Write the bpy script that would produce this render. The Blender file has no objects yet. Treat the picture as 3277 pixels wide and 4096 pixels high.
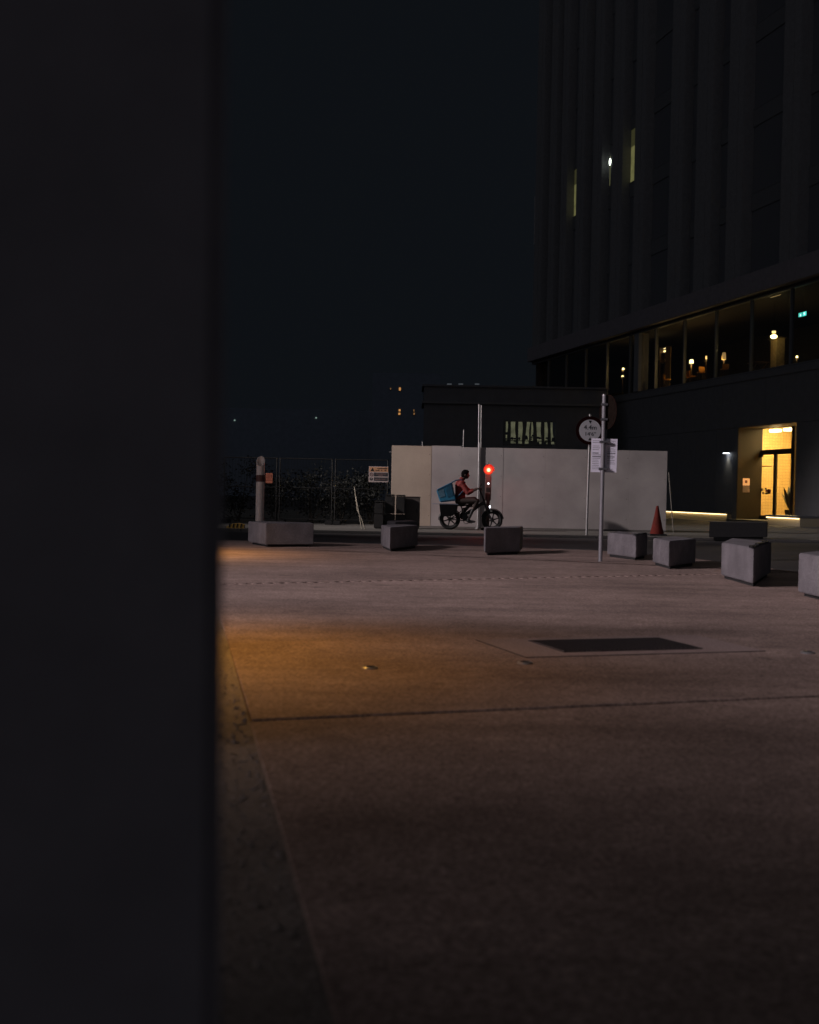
import bpy, bmesh, math, random
from mathutils import Vector, Matrix, Euler
random.seed(7)
R = math.radians
sc = bpy.context.scene
C = sc.collection

# ------------------------------------------------------------------ camera
cam_d = bpy.data.cameras.new('camera')
cam = bpy.data.objects.new('camera', cam_d); C.objects.link(cam)
cam_d.sensor_fit = 'HORIZONTAL'; cam_d.sensor_width = 24.0; cam_d.lens = 35.0
cam_d.clip_start = 0.05; cam_d.clip_end = 2000
cam_d.dof.use_dof = True; cam_d.dof.focus_distance = 25.0; cam_d.dof.aperture_fstop = 1.8
CAM = Vector((0, 0, 1.10))
CM = Matrix.Rotation(R(90 - 1.055), 3, 'X') @ Matrix.Rotation(R(1.1), 3, 'Z')
cam.matrix_world = Matrix.Translation(CAM) @ CM.to_4x4()
sc.camera = cam

# ------------------------------------------------------------------ sky: clouded night sky over a town
w = bpy.data.worlds.new('World'); sc.world = w; w.use_nodes = True
nt = w.node_tree; nt.nodes.clear()
wo = nt.nodes.new('ShaderNodeOutputWorld')
sky = nt.nodes.new('ShaderNodeTexSky'); sky.sky_type = 'NISHITA'; sky.sun_disc = False
sky.sun_elevation = R(-6); sky.sun_rotation = R(200)
b1 = nt.nodes.new('ShaderNodeBackground'); b1.inputs['Strength'].default_value = 0.01
nt.links.new(sky.outputs[0], b1.inputs['Color'])
b2 = nt.nodes.new('ShaderNodeBackground'); b2.inputs['Color'].default_value = (0.0042, 0.0053, 0.0070, 1)
b2.inputs['Strength'].default_value = 1.0
ad = nt.nodes.new('ShaderNodeAddShader')
nt.links.new(b1.outputs[0], ad.inputs[0]); nt.links.new(b2.outputs[0], ad.inputs[1])
nt.links.new(ad.outputs[0], wo.inputs['Surface'])

# the glow of the town on the clouds: one very weak, very soft sun
sd = bpy.data.lights.new('sun', 'SUN'); sd.energy = 0.165; sd.angle = R(120); sd.color = (0.90, 0.90, 1.0)
so = bpy.data.objects.new('sun', sd); C.objects.link(so)
so.rotation_euler = Vector((0.35, 0.85, -0.36)).to_track_quat('-Z', 'Y').to_euler()

sc.view_settings.view_transform = 'Standard'; sc.view_settings.look = 'None'
sc.view_settings.exposure = 0.0; sc.view_settings.gamma = 1.0
sc.view_settings.use_curve_mapping = False
sc.render.engine = 'CYCLES'
sc.cycles.use_denoising = True
sc.cycles.sample_clamp_indirect = 2.0
sc.cycles.max_bounces = 6; sc.cycles.transparent_max_bounces = 12
sc.cycles.caustics_reflective = False; sc.cycles.caustics_refractive = False

# ------------------------------------------------------------------ measuring helpers (photo pixel -> point)
F = 35.0 / 24.0 * 3277
PZ = 0.005      # level of the far footway
def ray(px, py):
    return CM @ Vector(((px - 1638.5) / F, -(py - 2048) / F, -1))
def gr(px, py, z=0.0):
    d = ray(px, py); return CAM + d * ((z - CAM.z) / d.z)
def at(px, py, Y):
    d = ray(px, py); return CAM + d * (Y / d.y)

# ------------------------------------------------------------------ materials
MATS = {}
def mat(name, col, rough=0.8, metal=0.0, var=0.0, scale=8.0, bump=0.0, bscale=None, emit=None, estr=0.0, detail=4, spec=0.4, var2=0.0, scale2=0.6):
    if name in MATS: return MATS[name]
    m = bpy.data.materials.new(name); m.use_nodes = True
    t = m.node_tree; p = t.nodes['Principled BSDF']
    p.inputs['Base Color'].default_value = (*col, 1); p.inputs['Roughness'].default_value = rough
    p.inputs['Metallic'].default_value = metal; p.inputs['Specular IOR Level'].default_value = spec
    tc = t.nodes.new('ShaderNodeTexCoord')
    src = None
    if var > 0:
        n = t.nodes.new('ShaderNodeTexNoise'); n.inputs['Scale'].default_value = scale; n.inputs['Detail'].default_value = detail
        n.inputs['Roughness'].default_value = 0.65
        t.links.new(tc.outputs['Object'], n.inputs['Vector'])
        r = t.nodes.new('ShaderNodeMapRange'); r.inputs['From Min'].default_value = 0.3; r.inputs['From Max'].default_value = 0.7
        r.inputs['To Min'].default_value = 1 - var; r.inputs['To Max'].default_value = 1 + var
        t.links.new(n.outputs['Fac'], r.inputs['Value']); src = r.outputs[0]
        if var2 > 0:
            n2 = t.nodes.new('ShaderNodeTexNoise'); n2.inputs['Scale'].default_value = scale2; n2.inputs['Detail'].default_value = 5
            t.links.new(tc.outputs['Object'], n2.inputs['Vector'])
            r2 = t.nodes.new('ShaderNodeMapRange'); r2.inputs['From Min'].default_value = 0.3; r2.inputs['From Max'].default_value = 0.7
            r2.inputs['To Min'].default_value = 1 - var2; r2.inputs['To Max'].default_value = 1 + var2
            t.links.new(n2.outputs['Fac'], r2.inputs['Value'])
            mm = t.nodes.new('ShaderNodeMath'); mm.operation = 'MULTIPLY'
            t.links.new(src, mm.inputs[0]); t.links.new(r2.outputs[0], mm.inputs[1]); src = mm.outputs[0]
        vm = t.nodes.new('ShaderNodeVectorMath'); vm.operation = 'SCALE'
        vm.inputs[0].default_value = col; t.links.new(src, vm.inputs['Scale'])
        t.links.new(vm.outputs[0], p.inputs['Base Color'])
    if bump > 0:
        n3 = t.nodes.new('ShaderNodeTexNoise'); n3.inputs['Scale'].default_value = bscale or scale; n3.inputs['Detail'].default_value = 3
        t.links.new(tc.outputs['Object'], n3.inputs['Vector'])
        b = t.nodes.new('ShaderNodeBump'); b.inputs['Strength'].default_value = bump; b.inputs['Distance'].default_value = 0.01
        t.links.new(n3.outputs['Fac'], b.inputs['Height']); t.links.new(b.outputs[0], p.inputs['Normal'])
    if emit:
        p.inputs['Emission Color'].default_value = (*emit, 1); p.inputs['Emission Strength'].default_value = estr
    MATS[name] = m; return m

def glass_mat(name, tint=(0.9, 0.92, 0.95), clear=0.85):
    m = bpy.data.materials.new(name); m.use_nodes = True; t = m.node_tree
    t.nodes.remove(t.nodes['Principled BSDF']); o = t.nodes['Material Output']
    tr = t.nodes.new('ShaderNodeBsdfTransparent'); tr.inputs['Color'].default_value = (*[c * clear for c in tint], 1)
    gl = t.nodes.new('ShaderNodeBsdfGlossy'); gl.inputs['Roughness'].default_value = 0.04
    lw = t.nodes.new('ShaderNodeLayerWeight'); lw.inputs['Blend'].default_value = 0.2
    fr = t.nodes.new('ShaderNodeMapRange'); fr.inputs['To Min'].default_value = 0.03; fr.inputs['To Max'].default_value = 0.30
    t.links.new(lw.outputs['Facing'], fr.inputs['Value'])
    mx = t.nodes.new('ShaderNodeMixShader')
    t.links.new(fr.outputs[0], mx.inputs[0]); t.links.new(tr.outputs[0], mx.inputs[1]); t.links.new(gl.outputs[0], mx.inputs[2])
    t.links.new(mx.outputs[0], o.inputs['Surface']); MATS[name] = m; return m

def plaza_mat():
    """pinkish exposed-aggregate concrete: speckle, blotches, faint rain stains"""
    m = bpy.data.materials.new('plaza_concrete'); m.use_nodes = True; t = m.node_tree; p = t.nodes['Principled BSDF']
    tc = t.nodes.new('ShaderNodeTexCoord')
    def noise(s, d=4, r=0.6):
        n = t.nodes.new('ShaderNodeTexNoise'); n.inputs['Scale'].default_value = s; n.inputs['Detail'].default_value = d
        n.inputs['Roughness'].default_value = r; t.links.new(tc.outputs['Object'], n.inputs['Vector']); return n.outputs['Fac']
    def rng(v, a, b, c, d):
        r = t.nodes.new('ShaderNodeMapRange'); r.inputs['From Min'].default_value = a; r.inputs['From Max'].default_value = b
        r.inputs['To Min'].default_value = c; r.inputs['To Max'].default_value = d; t.links.new(v, r.inputs['Value']); return r.outputs[0]
    def mul(a, b):
        k = t.nodes.new('ShaderNodeMath'); k.operation = 'MULTIPLY'; t.links.new(a, k.inputs[0]); t.links.new(b, k.inputs[1]); return k.outputs[0]
    vo = t.nodes.new('ShaderNodeTexVoronoi'); vo.inputs['Scale'].default_value = 85; t.links.new(tc.outputs['Object'], vo.inputs['Vector'])
    sep = t.nodes.new('ShaderNodeSeparateColor'); t.links.new(vo.outputs['Color'], sep.inputs[0])
    speck = rng(sep.outputs[0], 0, 1, 0.66, 1.34)
    blot = rng(noise(0.55, 6, 0.62), 0.3, 0.7, 0.72, 1.22)
    mid = rng(noise(6, 5), 0.3, 0.7, 0.84, 1.16)
    fine = rng(noise(38, 3), 0.32, 0.68, 0.72, 1.28)
    f = mul(mul(speck, blot), mul(mid, fine))
    spots = rng(noise(2.3, 2, 0.4), 0.70, 0.74, 1.0, 0.72)
    f = mul(f, spots)
    mp = t.nodes.new('ShaderNodeMapping'); mp.inputs['Scale'].default_value = (0.12, 1.5, 1); mp.inputs['Rotation'].default_value = (0, 0, -0.12)
    t.links.new(tc.outputs['Object'], mp.inputs[0])
    ns = t.nodes.new('ShaderNodeTexNoise'); ns.inputs['Scale'].default_value = 1.3; ns.inputs['Detail'].default_value = 4; t.links.new(mp.outputs[0], ns.inputs['Vector'])
    f = mul(f, rng(ns.outputs['Fac'], 0.35, 0.65, 0.84, 1.12))
    vg = t.nodes.new('ShaderNodeTexVoronoi'); vg.inputs['Scale'].default_value = 1.6; t.links.new(tc.outputs['Object'], vg.inputs['Vector'])
    f = mul(f, rng(vg.outputs['Distance'], 0.028, 0.040, 0.6, 1.0))
    vm = t.nodes.new('ShaderNodeVectorMath'); vm.operation = 'SCALE'; vm.inputs[0].default_value = (0.34, 0.247, 0.212)
    t.links.new(f, vm.inputs['Scale']); t.links.new(vm.outputs[0], p.inputs['Base Color'])
    p.inputs['Roughness'].default_value = 0.82; p.inputs['Specular IOR Level'].default_value = 0.3
    b = t.nodes.new('ShaderNodeBump'); b.inputs['Strength'].default_value = 0.55; b.inputs['Distance'].default_value = 0.006
    t.links.new(vo.outputs['Distance'], b.inputs['Height']); t.links.new(b.outputs[0], p.inputs['Normal'])
    MATS['plaza'] = m; return m

M_plaza = plaza_mat()
M_asph = mat('asphalt', (0.055, 0.052, 0.053), 0.75, var=0.35, scale=60, bump=0.4, var2=0.3, scale2=0.5)
M_verge = mat('gravel', (0.27, 0.225, 0.195), 0.9, var=0.3, scale=45, bump=1.0, bscale=38, var2=0.2, scale2=2)
M_stone = mat('verge_stone', (0.32, 0.27, 0.24), 0.85, var=0.35, scale=20)
M_joint = mat('joint_dirt', (0.025, 0.022, 0.02), 0.95)
M_paver = mat('pavement_concrete', (0.12, 0.115, 0.105), 0.85, var=0.25, scale=12, var2=0.25)
M_kerb = mat('kerb_granite', (0.085, 0.08, 0.078), 0.8, var=0.3, scale=25)
M_block = mat('block_concrete', (0.185, 0.172, 0.182), 0.85, var=0.32, scale=60, bump=0.5, var2=0.24, scale2=3.5)
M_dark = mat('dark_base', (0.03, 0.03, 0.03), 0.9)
M_hoard = mat('hoarding_ply', (0.36, 0.33, 0.33), 0.75, var=0.10, scale=70, var2=0.16, scale2=1.1)
M_hoard_amberlit = mat('hoarding_ply_amberlit', (0.40, 0.33, 0.27), 0.75, var=0.06, scale=40, var2=0.10, scale2=1.3)  # same ply with the amber lamp's warm light put into the colour
M_timber = mat('timber', (0.22, 0.16, 0.1), 0.85, var=0.2, scale=15)
M_steel = mat('galvanised_steel', (0.45, 0.44, 0.45), 0.42, 0.75, var=0.15, scale=18)
M_signw = mat('sign_white', (0.75, 0.72, 0.78), 0.55, var=0.06, scale=30)
M_board = mat('board_white', (0.72, 0.70, 0.80), 0.6, var=0.05, scale=30)
M_black = mat('black_paint', (0.012, 0.012, 0.013), 0.5)
M_rubber = mat('rubber', (0.012, 0.012, 0.013), 0.85)
M_frame = mat('bike_frame', (0.02, 0.02, 0.022), 0.38)
M_print = mat('print_grey', (0.2, 0.2, 0.23), 0.7)
M_red = mat('sign_red', (0.022, 0.003, 0.004), 0.9, spec=0.05)
M_wall = mat('near_concrete', (0.215, 0.195, 0.215), 0.9, var=0.12, scale=6, bump=0.2)

# ------------------------------------------------------------------ mesh builder
class MB:
    def __init__(s): s.v = []; s.f = []
    def add(s, vs, fs):
        o = len(s.v); s.v += [tuple(v) for v in vs]; s.f += [tuple(i + o for i in f) for f in fs]; return s
    def box(s, x0, x1, y0, y1, z0, z1):
        return s.add([(x0,y0,z0),(x1,y0,z0),(x1,y1,z0),(x0,y1,z0),(x0,y0,z1),(x1,y0,z1),(x1,y1,z1),(x0,y1,z1)],
                     [(0,3,2,1),(4,5,6,7),(0,1,5,4),(1,2,6,5),(2,3,7,6),(3,0,4,7)])
    def cbox(s, x0, x1, y0, y1, z0, z1, c=0.01):
        """box with chamfered edges"""
        bm = bmesh.new(); bmesh.ops.create_cube(bm, size=1)
        for v in bm.verts: v.co = Vector(((x0+x1)/2 + v.co.x*(x1-x0), (y0+y1)/2 + v.co.y*(y1-y0), (z0+z1)/2 + v.co.z*(z1-z0)))
        bmesh.ops.bevel(bm, geom=bm.edges[:], offset=c, segments=2, affect='EDGES')
        return s.bm(bm)
    def bm(s, bm):
        bm.verts.index_update()
        s.add([v.co for v in bm.verts], [[v.index for v in f.verts] for f in bm.faces]); bm.free(); return s
    def prism(s, poly, z0, z1, taper=1.0):
        n = len(poly); cx = sum(p[0] for p in poly)/n; cy = sum(p[1] for p in poly)/n
        a = sum(poly[i][0]*poly[(i+1)%n][1]-poly[(i+1)%n][0]*poly[i][1] for i in range(n))
        if a < 0: poly = poly[::-1]
        vs = [(p[0], p[1], z0) for p in poly] + [(cx+(p[0]-cx)*taper, cy+(p[1]-cy)*taper, z1) for p in poly]
        return s.add(vs, [tuple(range(n-1,-1,-1)), tuple(range(n,2*n))] + [(i,(i+1)%n,n+(i+1)%n,n+i) for i in range(n)])
    def xprism(s, poly, y0, y1):
        """polygon in x,z extruded along y"""
        n = len(poly); vs = [(p[0],y0,p[1]) for p in poly] + [(p[0],y1,p[1]) for p in poly]
        return s.add(vs, [tuple(range(n)), tuple(range(2*n-1,n-1,-1))] + [(i,n+i,n+(i+1)%n,(i+1)%n) for i in range(n)])
    def tube(s, pts, r, seg=10, caps=True):
        pts = [Vector(p) for p in pts]; n = len(pts)
        rs = r if isinstance(r, (list, tuple)) else [r]*n
        o = len(s.v); prev = None
        for i, p in enumerate(pts):
            d = (pts[min(i+1,n-1)] - pts[max(i-1,0)]).normalized()
            a = prev if prev is not None else (Vector((0,0,1)) if abs(d.z) < 0.9 else Vector((1,0,0)))
            u = (a - d*a.dot(d)).normalized(); v = d.cross(u); prev = u
            for k in range(seg):
                t = 2*math.pi*k/seg; s.v.append(tuple(p + (u*math.cos(t)+v*math.sin(t))*rs[i]))
        for i in range(n-1):
            for k in range(seg):
                k2 = (k+1) % seg; s.f.append((o+i*seg+k, o+i*seg+k2, o+(i+1)*seg+k2, o+(i+1)*seg+k))
        if caps:
            s.f.append(tuple(o+k for k in range(seg-1,-1,-1))); s.f.append(tuple(o+(n-1)*seg+k for k in range(seg)))
        return s
    def ell(s, c, r, seg=16, ring=10, rot=None):
        vs = []; fs = []
        for i in range(ring+1):
            t = math.pi*i/ring
            for k in range(seg):
                a = 2*math.pi*k/seg; v = Vector((r[0]*math.sin(t)*math.cos(a), r[1]*math.sin(t)*math.sin(a), r[2]*math.cos(t)))
                if rot is not None: v = rot @ v
                vs.append(Vector(c)+v)
        for i in range(ring):
            for k in range(seg):
                k2 = (k+1)%seg; fs.append((i*seg+k,(i+1)*seg+k,(i+1)*seg+k2,i*seg+k2))
        bm = bmesh.new(); bv = [bm.verts.new(v) for v in vs]
        for f in fs: bm.faces.new([bv[i] for i in f])
        bmesh.ops.remove_doubles(bm, verts=bm.verts[:], dist=1e-6)
        return s.bm(bm)
    def torus(s, c, R0, r, axis='y', a0=0, a1=2*math.pi, seg=36, rs=10):
        full = abs(a1-a0-2*math.pi) < 1e-6; n = seg if full else seg+1; o = len(s.v); c = Vector(c)
        for i in range(n):
            t = a0+(a1-a0)*i/seg
            for k in range(rs):
                q = 2*math.pi*k/rs; rr = R0+r*math.cos(q)
                if axis == 'y': v = Vector((rr*math.cos(t), r*math.sin(q), rr*math.sin(t)))
                else: v = Vector((rr*math.cos(t), rr*math.sin(t), r*math.sin(q)))
                s.v.append(tuple(c+v))
        for i in range(n if full else n-1):
            j = (i+1) % n
            for k in range(rs):
                k2=(k+1)%rs; s.f.append((o+i*rs+k,o+i*rs+k2,o+j*rs+k2,o+j*rs+k))
        return s
    def disc(s, c, r, y0, y1, seg=40):
        """disc facing -y/+y, thickness y0..y1 relative to c"""
        return s.xprism([(c[0]+r*math.cos(2*math.pi*i/seg), c[2]+r*math.sin(2*math.pi*i/seg)) for i in range(seg)], c[1]+y0, c[1]+y1)
    def build(s, name, m, parent=None, smooth=False):
        me = bpy.data.meshes.new(name); me.from_pydata(s.v, [], s.f); me.materials.append(m)
        bm = bmesh.new(); bm.from_mesh(me); bmesh.ops.recalc_face_normals(bm, faces=bm.faces[:]); bm.to_mesh(me); bm.free()
        me.update()
        if smooth:
            for p in me.polygons: p.use_smooth = True
            if smooth == 'auto': me.set_sharp_from_angle(angle=R(40))
        o = bpy.data.objects.new(name, me); C.objects.link(o)
        if parent is not None: o.parent = parent
        return o

def tag(o, label=None, cat=None, group=None, kind=None):
    if label: o['label'] = label
    if cat: o['category'] = cat
    if group: o['group'] = group
    if kind: o['kind'] = kind
    return o
def thing(name, label, cat, loc=(0,0,0), rz=0.0, group=None):
    o = bpy.data.objects.new(name, None); C.objects.link(o); o.empty_display_size = 0.2
    o.location = loc; o.rotation_euler = (0,0,rz); return tag(o, label, cat, group)
def clone(ob, parent, loc=None, name=None):
    c = ob.copy(); C.objects.link(c); c.parent = parent
    if loc is not None: c.location = loc
    return c
def text_mb(txt, size, depth=0.0006):
    cu = bpy.data.curves.new('t', 'FONT'); cu.body = txt; cu.size = size; cu.align_x = 'CENTER'; cu.align_y = 'CENTER'; cu.extrude = depth
    o = bpy.data.objects.new('t', cu); C.objects.link(o)
    dg = bpy.context.evaluated_depsgraph_get(); me = bpy.data.meshes.new_from_object(o.evaluated_get(dg))
    C.objects.unlink(o); bpy.data.objects.remove(o)
    return me
def text_part(txt, size, m, parent, loc, name='lettering', sx=1.0, bold=0.0):
    me = text_mb(txt, size); me.materials.clear(); me.materials.append(m)
    o = bpy.data.objects.new(name, me); C.objects.link(o); o.parent = parent
    o.location = loc; o.rotation_euler = (R(90), 0, 0); o.scale = (sx, 1, 1); return o
def lamp(name, kind, loc, power, col, parent=None, radius=0.05, aim=None, size=None, blend=1.0):
    d = bpy.data.lights.new(name, kind); d.energy = power; d.color = col
    if kind in ('POINT', 'SPOT'): d.shadow_soft_size = radius
    if kind == 'SPOT': d.spot_size = size; d.spot_blend = blend
    o = bpy.data.objects.new(name, d); C.objects.link(o); o.location = loc
    if aim is not None: o.rotation_euler = Vector(aim).to_track_quat('-Z', 'Y').to_euler()
    if parent is not None: o.parent = parent
    return o

# ================================================================== SETTING: GROUND
g = MB(); N = 24
g.add([(-600,-60,-0.05),(600,-60,-0.05),(600,900,-0.05),(-600,900,-0.05)], [(0,1,2,3)])
tag(g.build('ground', M_asph), kind='structure')

def lerp(a, b, t): return a + (b-a)*t
# edge between the paving and the rough verge on the left
L0 = gr(1159, 3420); L1 = gr(902, 2527)
ld = (L1 - L0).normalized()
def left(y): t = (y - L0.y)/ld.y; return (L0 + ld*t).x
J0, J1 = gr(1000, 2882), gr(3277, 2784)      # slab joint
D0, D1 = gr(900, 2336), gr(2890, 2296)       # slot drain
def on(a, b, x): return a.y + (b.y-a.y)*(x-a.x)/(b.x-a.x)
def cross_left(a, b):
    x = left(10)
    for _ in range(30): x = left(on(a, b, x))
    return x, on(a, b, x)
XR = 7.0
jl, dl = cross_left(J0, J1), cross_left(D0, D1)
farp = [(5.75,17.6),(4.9,21.3),(3.6,23.2),(1.0,24.0),(-2.4,24.3),(-9,24.8),(-20,25.6)]
plaza = bpy.data.objects.new('plaza', None); C.objects.link(plaza); tag(plaza, kind='structure')
def slab(poly, z=0.0):
    o = MB().prism(poly, -0.045, z).build('slab', M_plaza, plaza)
    bm = bmesh.new(); bm.from_mesh(o.data)
    top = [e for e in bm.edges if all(abs(v.co.z-z) < 1e-5 for v in e.verts)]
    bmesh.ops.bevel(bm, geom=top, offset=0.006, segments=1, affect='EDGES'); bm.to_mesh(o.data); bm.free()
    return o
GJ = 0.026
slab([(left(-8),-8),(XR,-8),(XR,on(J0,J1,XR)-GJ),(jl[0],jl[1]-GJ)])
slab([(jl[0],jl[1]+GJ),(XR,on(J0,J1,XR)+GJ),(6.6,12.5),(6.0,16),(5.9,on(D0,D1,5.9)-0.075),(dl[0],dl[1]-0.075)])
slab([(dl[0],dl[1]+0.075),(5.9,on(D0,D1,5.9)+0.075)] + farp + [(-20,21),(left(19),19)])
MB().prism([(jl[0],jl[1]-GJ+0.002),(XR,on(J0,J1,XR)-GJ+0.002),(XR,on(J0,J1,XR)+GJ-0.002),(jl[0],jl[1]+GJ-0.002)], -0.046, -0.02).build('joint_fill', M_joint, plaza)
# slot drain: steel channel in the gap, with short open slots
drain = MB(); a = Vector((dl[0]+0.05, on(D0,D1,dl[0]+0.05), 0)); b = Vector((5.8, on(D0,D1,5.8), 0)); dd = (b-a).normalized(); dn = Vector((-dd.y, dd.x, 0))
dr = thing('slot_drain', 'long thin slot drain crossing the paving in front of the concrete blocks', 'drain', a)
nd = 64; Ld = (b-a).length
def strip(p0, p1, hw, z0, z1):
    q = [p0-dn*hw, p1-dn*hw, p1+dn*hw, p0+dn*hw]; return [(v.x, v.y) for v in q]
MB().prism(strip(Vector(), b-a, 0.066, 0, 0), -0.04, -0.012).build('channel', M_joint, dr)
me_bar = None
for i in range(nd):
    l = Ld/nd; p0 = dd*(i*l+0.0)
    if me_bar is None:
        o = MB().prism(strip(Vector(), dd*l*0.36, 0.0655, 0, 0), -0.012, -0.001).build('bridge_bar', M_plaza, dr); me_bar = o
    else: clone(me_bar, dr, p0)

# rough verge by the wall, with loose stones
vg = MB().prism([(left(-8)-0.004,-8),(left(40)-0.004,40),(left(40)-4.5,40),(left(-8)-4.5,-8)], -0.049, -0.008)
tag(vg.build('verge', M_verge), kind='structure')
st = MB()
for i in range(2600):
    y = random.uniform(2.4, 11) ; x = left(y) - random.random()**1.3*0.9 - 0.02; r = random.uniform(0.004, 0.013)*(1.6 if random.random() < 0.06 else 1)
    c = Vector((x, y, -0.008 + r*0.3)); k = random.random()*6
    vs = [c+Vector((r*random.uniform(.7,1.2)*math.cos(k+j*math.pi/2), r*random.uniform(.7,1.2)*math.sin(k+j*math.pi/2), 0)) for j in range(4)] + [c+Vector((0,0,r*random.uniform(.4,.8)))]
    st.add(vs, [(0,1,4),(1,2,4),(2,3,4),(3,0,4)])
tag(st.build('loose_gravel', M_stone), 'loose gravel scattered on the rough verge beside the wall', 'gravel', kind='stuff')

# far footway with kerb stones in front of the hoarding
fp = MB().prism([(-30,31.6),(16,30.4),(16,60),(-30,60)], -0.049, PZ)
far = tag(fp.build('pavement', M_paver), kind='structure')
kb = None; KA = Vector((-8.0, 31.02-0.0, 0)); KB = Vector((12.0, 30.5, 0)); kd = (KB-KA).normalized()
for i in range(22):
    p = KA + kd*(i*0.915)
    if kb is None:
        kb = MB().cbox(0,0.905,-0.08,0.07,-0.05,PZ+0.012,0.01).build('kerb_stone', M_kerb, far); kb.location = p; kb.rotation_euler = (0,0,math.atan2(kd.y,kd.x))
    else: clone(kb, far, p)
# kerb at the edge of the plaza, where the paving meets the road
pts = farp[1:6]
kpos = []
for (x0,y0),(x1,y1) in zip(pts, pts[1:]):
    L = math.hypot(x1-x0,y1-y0); n = max(1,int(L/0.915)); 
    for i in range(n): kpos.append((x0+(x1-x0)*i/n, y0+(y1-y0)*i/n, math.atan2(y1-y0,x1-x0)))
k2 = None
for x,y,a_ in kpos:
    if k2 is None: k2 = MB().cbox(0.004,0.86,-0.13,-0.004,-0.05,0.004,0.01).build('kerb_stone', M_kerb, plaza)
    else: k2 = clone(k2, plaza)
    k2.location = (x,y,0); k2.rotation_euler = (0,0,a_)

# ================================================================== NEAR WALL (out of focus)
e = at(868, 2300, 1.25)
nw = thing('concrete_wall', 'dark out-of-focus concrete wall end close to the camera filling the left side', 'wall', (e.x+0.016, 1.25, 0), R(12))
b_ = MB().cbox(-2.6, 0, 0, 0.32, -0.02, 4.6, 0.018); ow = b_.build('wall_body', M_wall, nw)
ow.rotation_euler = (0, R(-0.5), 0)
MB().cbox(-2.6, -0.1, -0.03, -0.002, -0.02, 0.16, 0.008).build('skirting', M_dark, nw)

# unseen trees added left of the verge so their crowns shade the near paving
def tree(label, x, y, zc, r, n):
    t = thing('shade_tree', label, 'tree', (x, y, -0.03), random.random()*6, 'unseen shade trees added left of the verge')
    cl = [(random.gauss(0,r*0.42), random.gauss(0,r*0.42), zc+random.gauss(0,r*0.36)) for _ in range(26)]
    tk = MB().tube([(0,0,0),(0.04,0.02,zc*0.4),(0.0,0.05,zc*0.75),(0,0,zc+r*0.5)],[0.09,0.07,0.055,0.02],10)
    tk.build('trunk', mat('tree_bark',(0.07,0.055,0.045),0.9,var=0.3,scale=14,bump=0.5), t, True)
    for k in range(9):
        c = cl[k]; MB().tube([(0,0,zc*0.55+0.1*k),(c[0]*0.5,c[1]*0.5,zc*0.65+0.3*(c[2]-zc*0.65)),c],[0.03,0.02,0.008],6).build('limb', MATS['tree_bark'], t, True)
    lf = MB()
    for _ in range(n):
        c = random.choice(cl); p = Vector((c[0]+random.gauss(0,r*0.2), c[1]+random.gauss(0,r*0.2), c[2]+random.gauss(0,r*0.2)))
        s_ = random.uniform(0.04,0.085); q = Euler((random.random()*6,random.random()*6,random.random()*6)).to_matrix()
        lf.add([p+q@Vector(v) for v in ((-s_*.5,0,0),(0,-s_,0.008),(s_*.5,0,0),(0,s_,0.008))],[(0,1,2,3)])
    tag(lf.build('crown', mat('tree_leaf',(0.06,0.08,0.035),0.7,var=0.3,scale=6), t), kind='stuff')
tree('unseen shade tree added left of the verge, nearest the camera', -6.6, -1.4, 3.4, 1.5, 3800)
tree('unseen shade tree added left of the verge, second from the camera', -6.4, 1.3, 3.4, 1.5, 3800)
tree('unseen shade tree added left of the verge, third from the camera', -6.6, 4.0, 3.4, 1.5, 3800)
tree('unseen shade tree added left of the verge, farthest from the camera', -7.0, 5.9, 3.3, 1.5, 4200)

# ================================================================== STREET LAMPS (outside the picture, left)
def street_lamp(loc, h, label, aim, power, col, size, radius):
    t = thing('street_lamp', label, 'lamp', loc)
    MB().tube([(0,0,0),(0,0,1.2),(0,0,1.25),(0,0,h-0.02)], [0.085,0.085,0.06,0.045], 14).build('pole', M_steel, t, 'auto')
    MB().tube([(0,0,h-0.05),(0.25,0.25,h+0.12),(0.75,0.75,h+0.18)], [0.035,0.03,0.03], 10).build('arm', M_steel, t, 'auto')
    MB().cbox(0.55,1.05,0.55,1.05,h+0.16,h+0.25,0.03).build('lamp_head', M_steel, t)
    MB().box(0.62,0.98,0.62,0.98,h+0.148,h+0.158).build('lamp_lens', mat('lamp_lens', (0.8,0.8,0.8), emit=col, estr=6), t)
    lamp('lamp_light', 'SPOT', (0.8,0.8,h+0.1), power, col, t, radius, aim, size, 1.0)
    return t
street_lamp((-29.8, -2.8, 0), 16.0, 'tall mauve-white lamp mast off to the left, lighting the plaza', (33.5, 17.5, -16.0), 43000, (1.0, 0.86, 0.92), R(37.5), 2.2)
street_lamp((-22.0, 27.0, 0), 12.0, 'street lamp off to the left, lighting the hoarding along the road', (0.8826, 0.2614, -0.3907), 42000, (1.0, 0.88, 0.86), R(29), 0.3)
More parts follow.
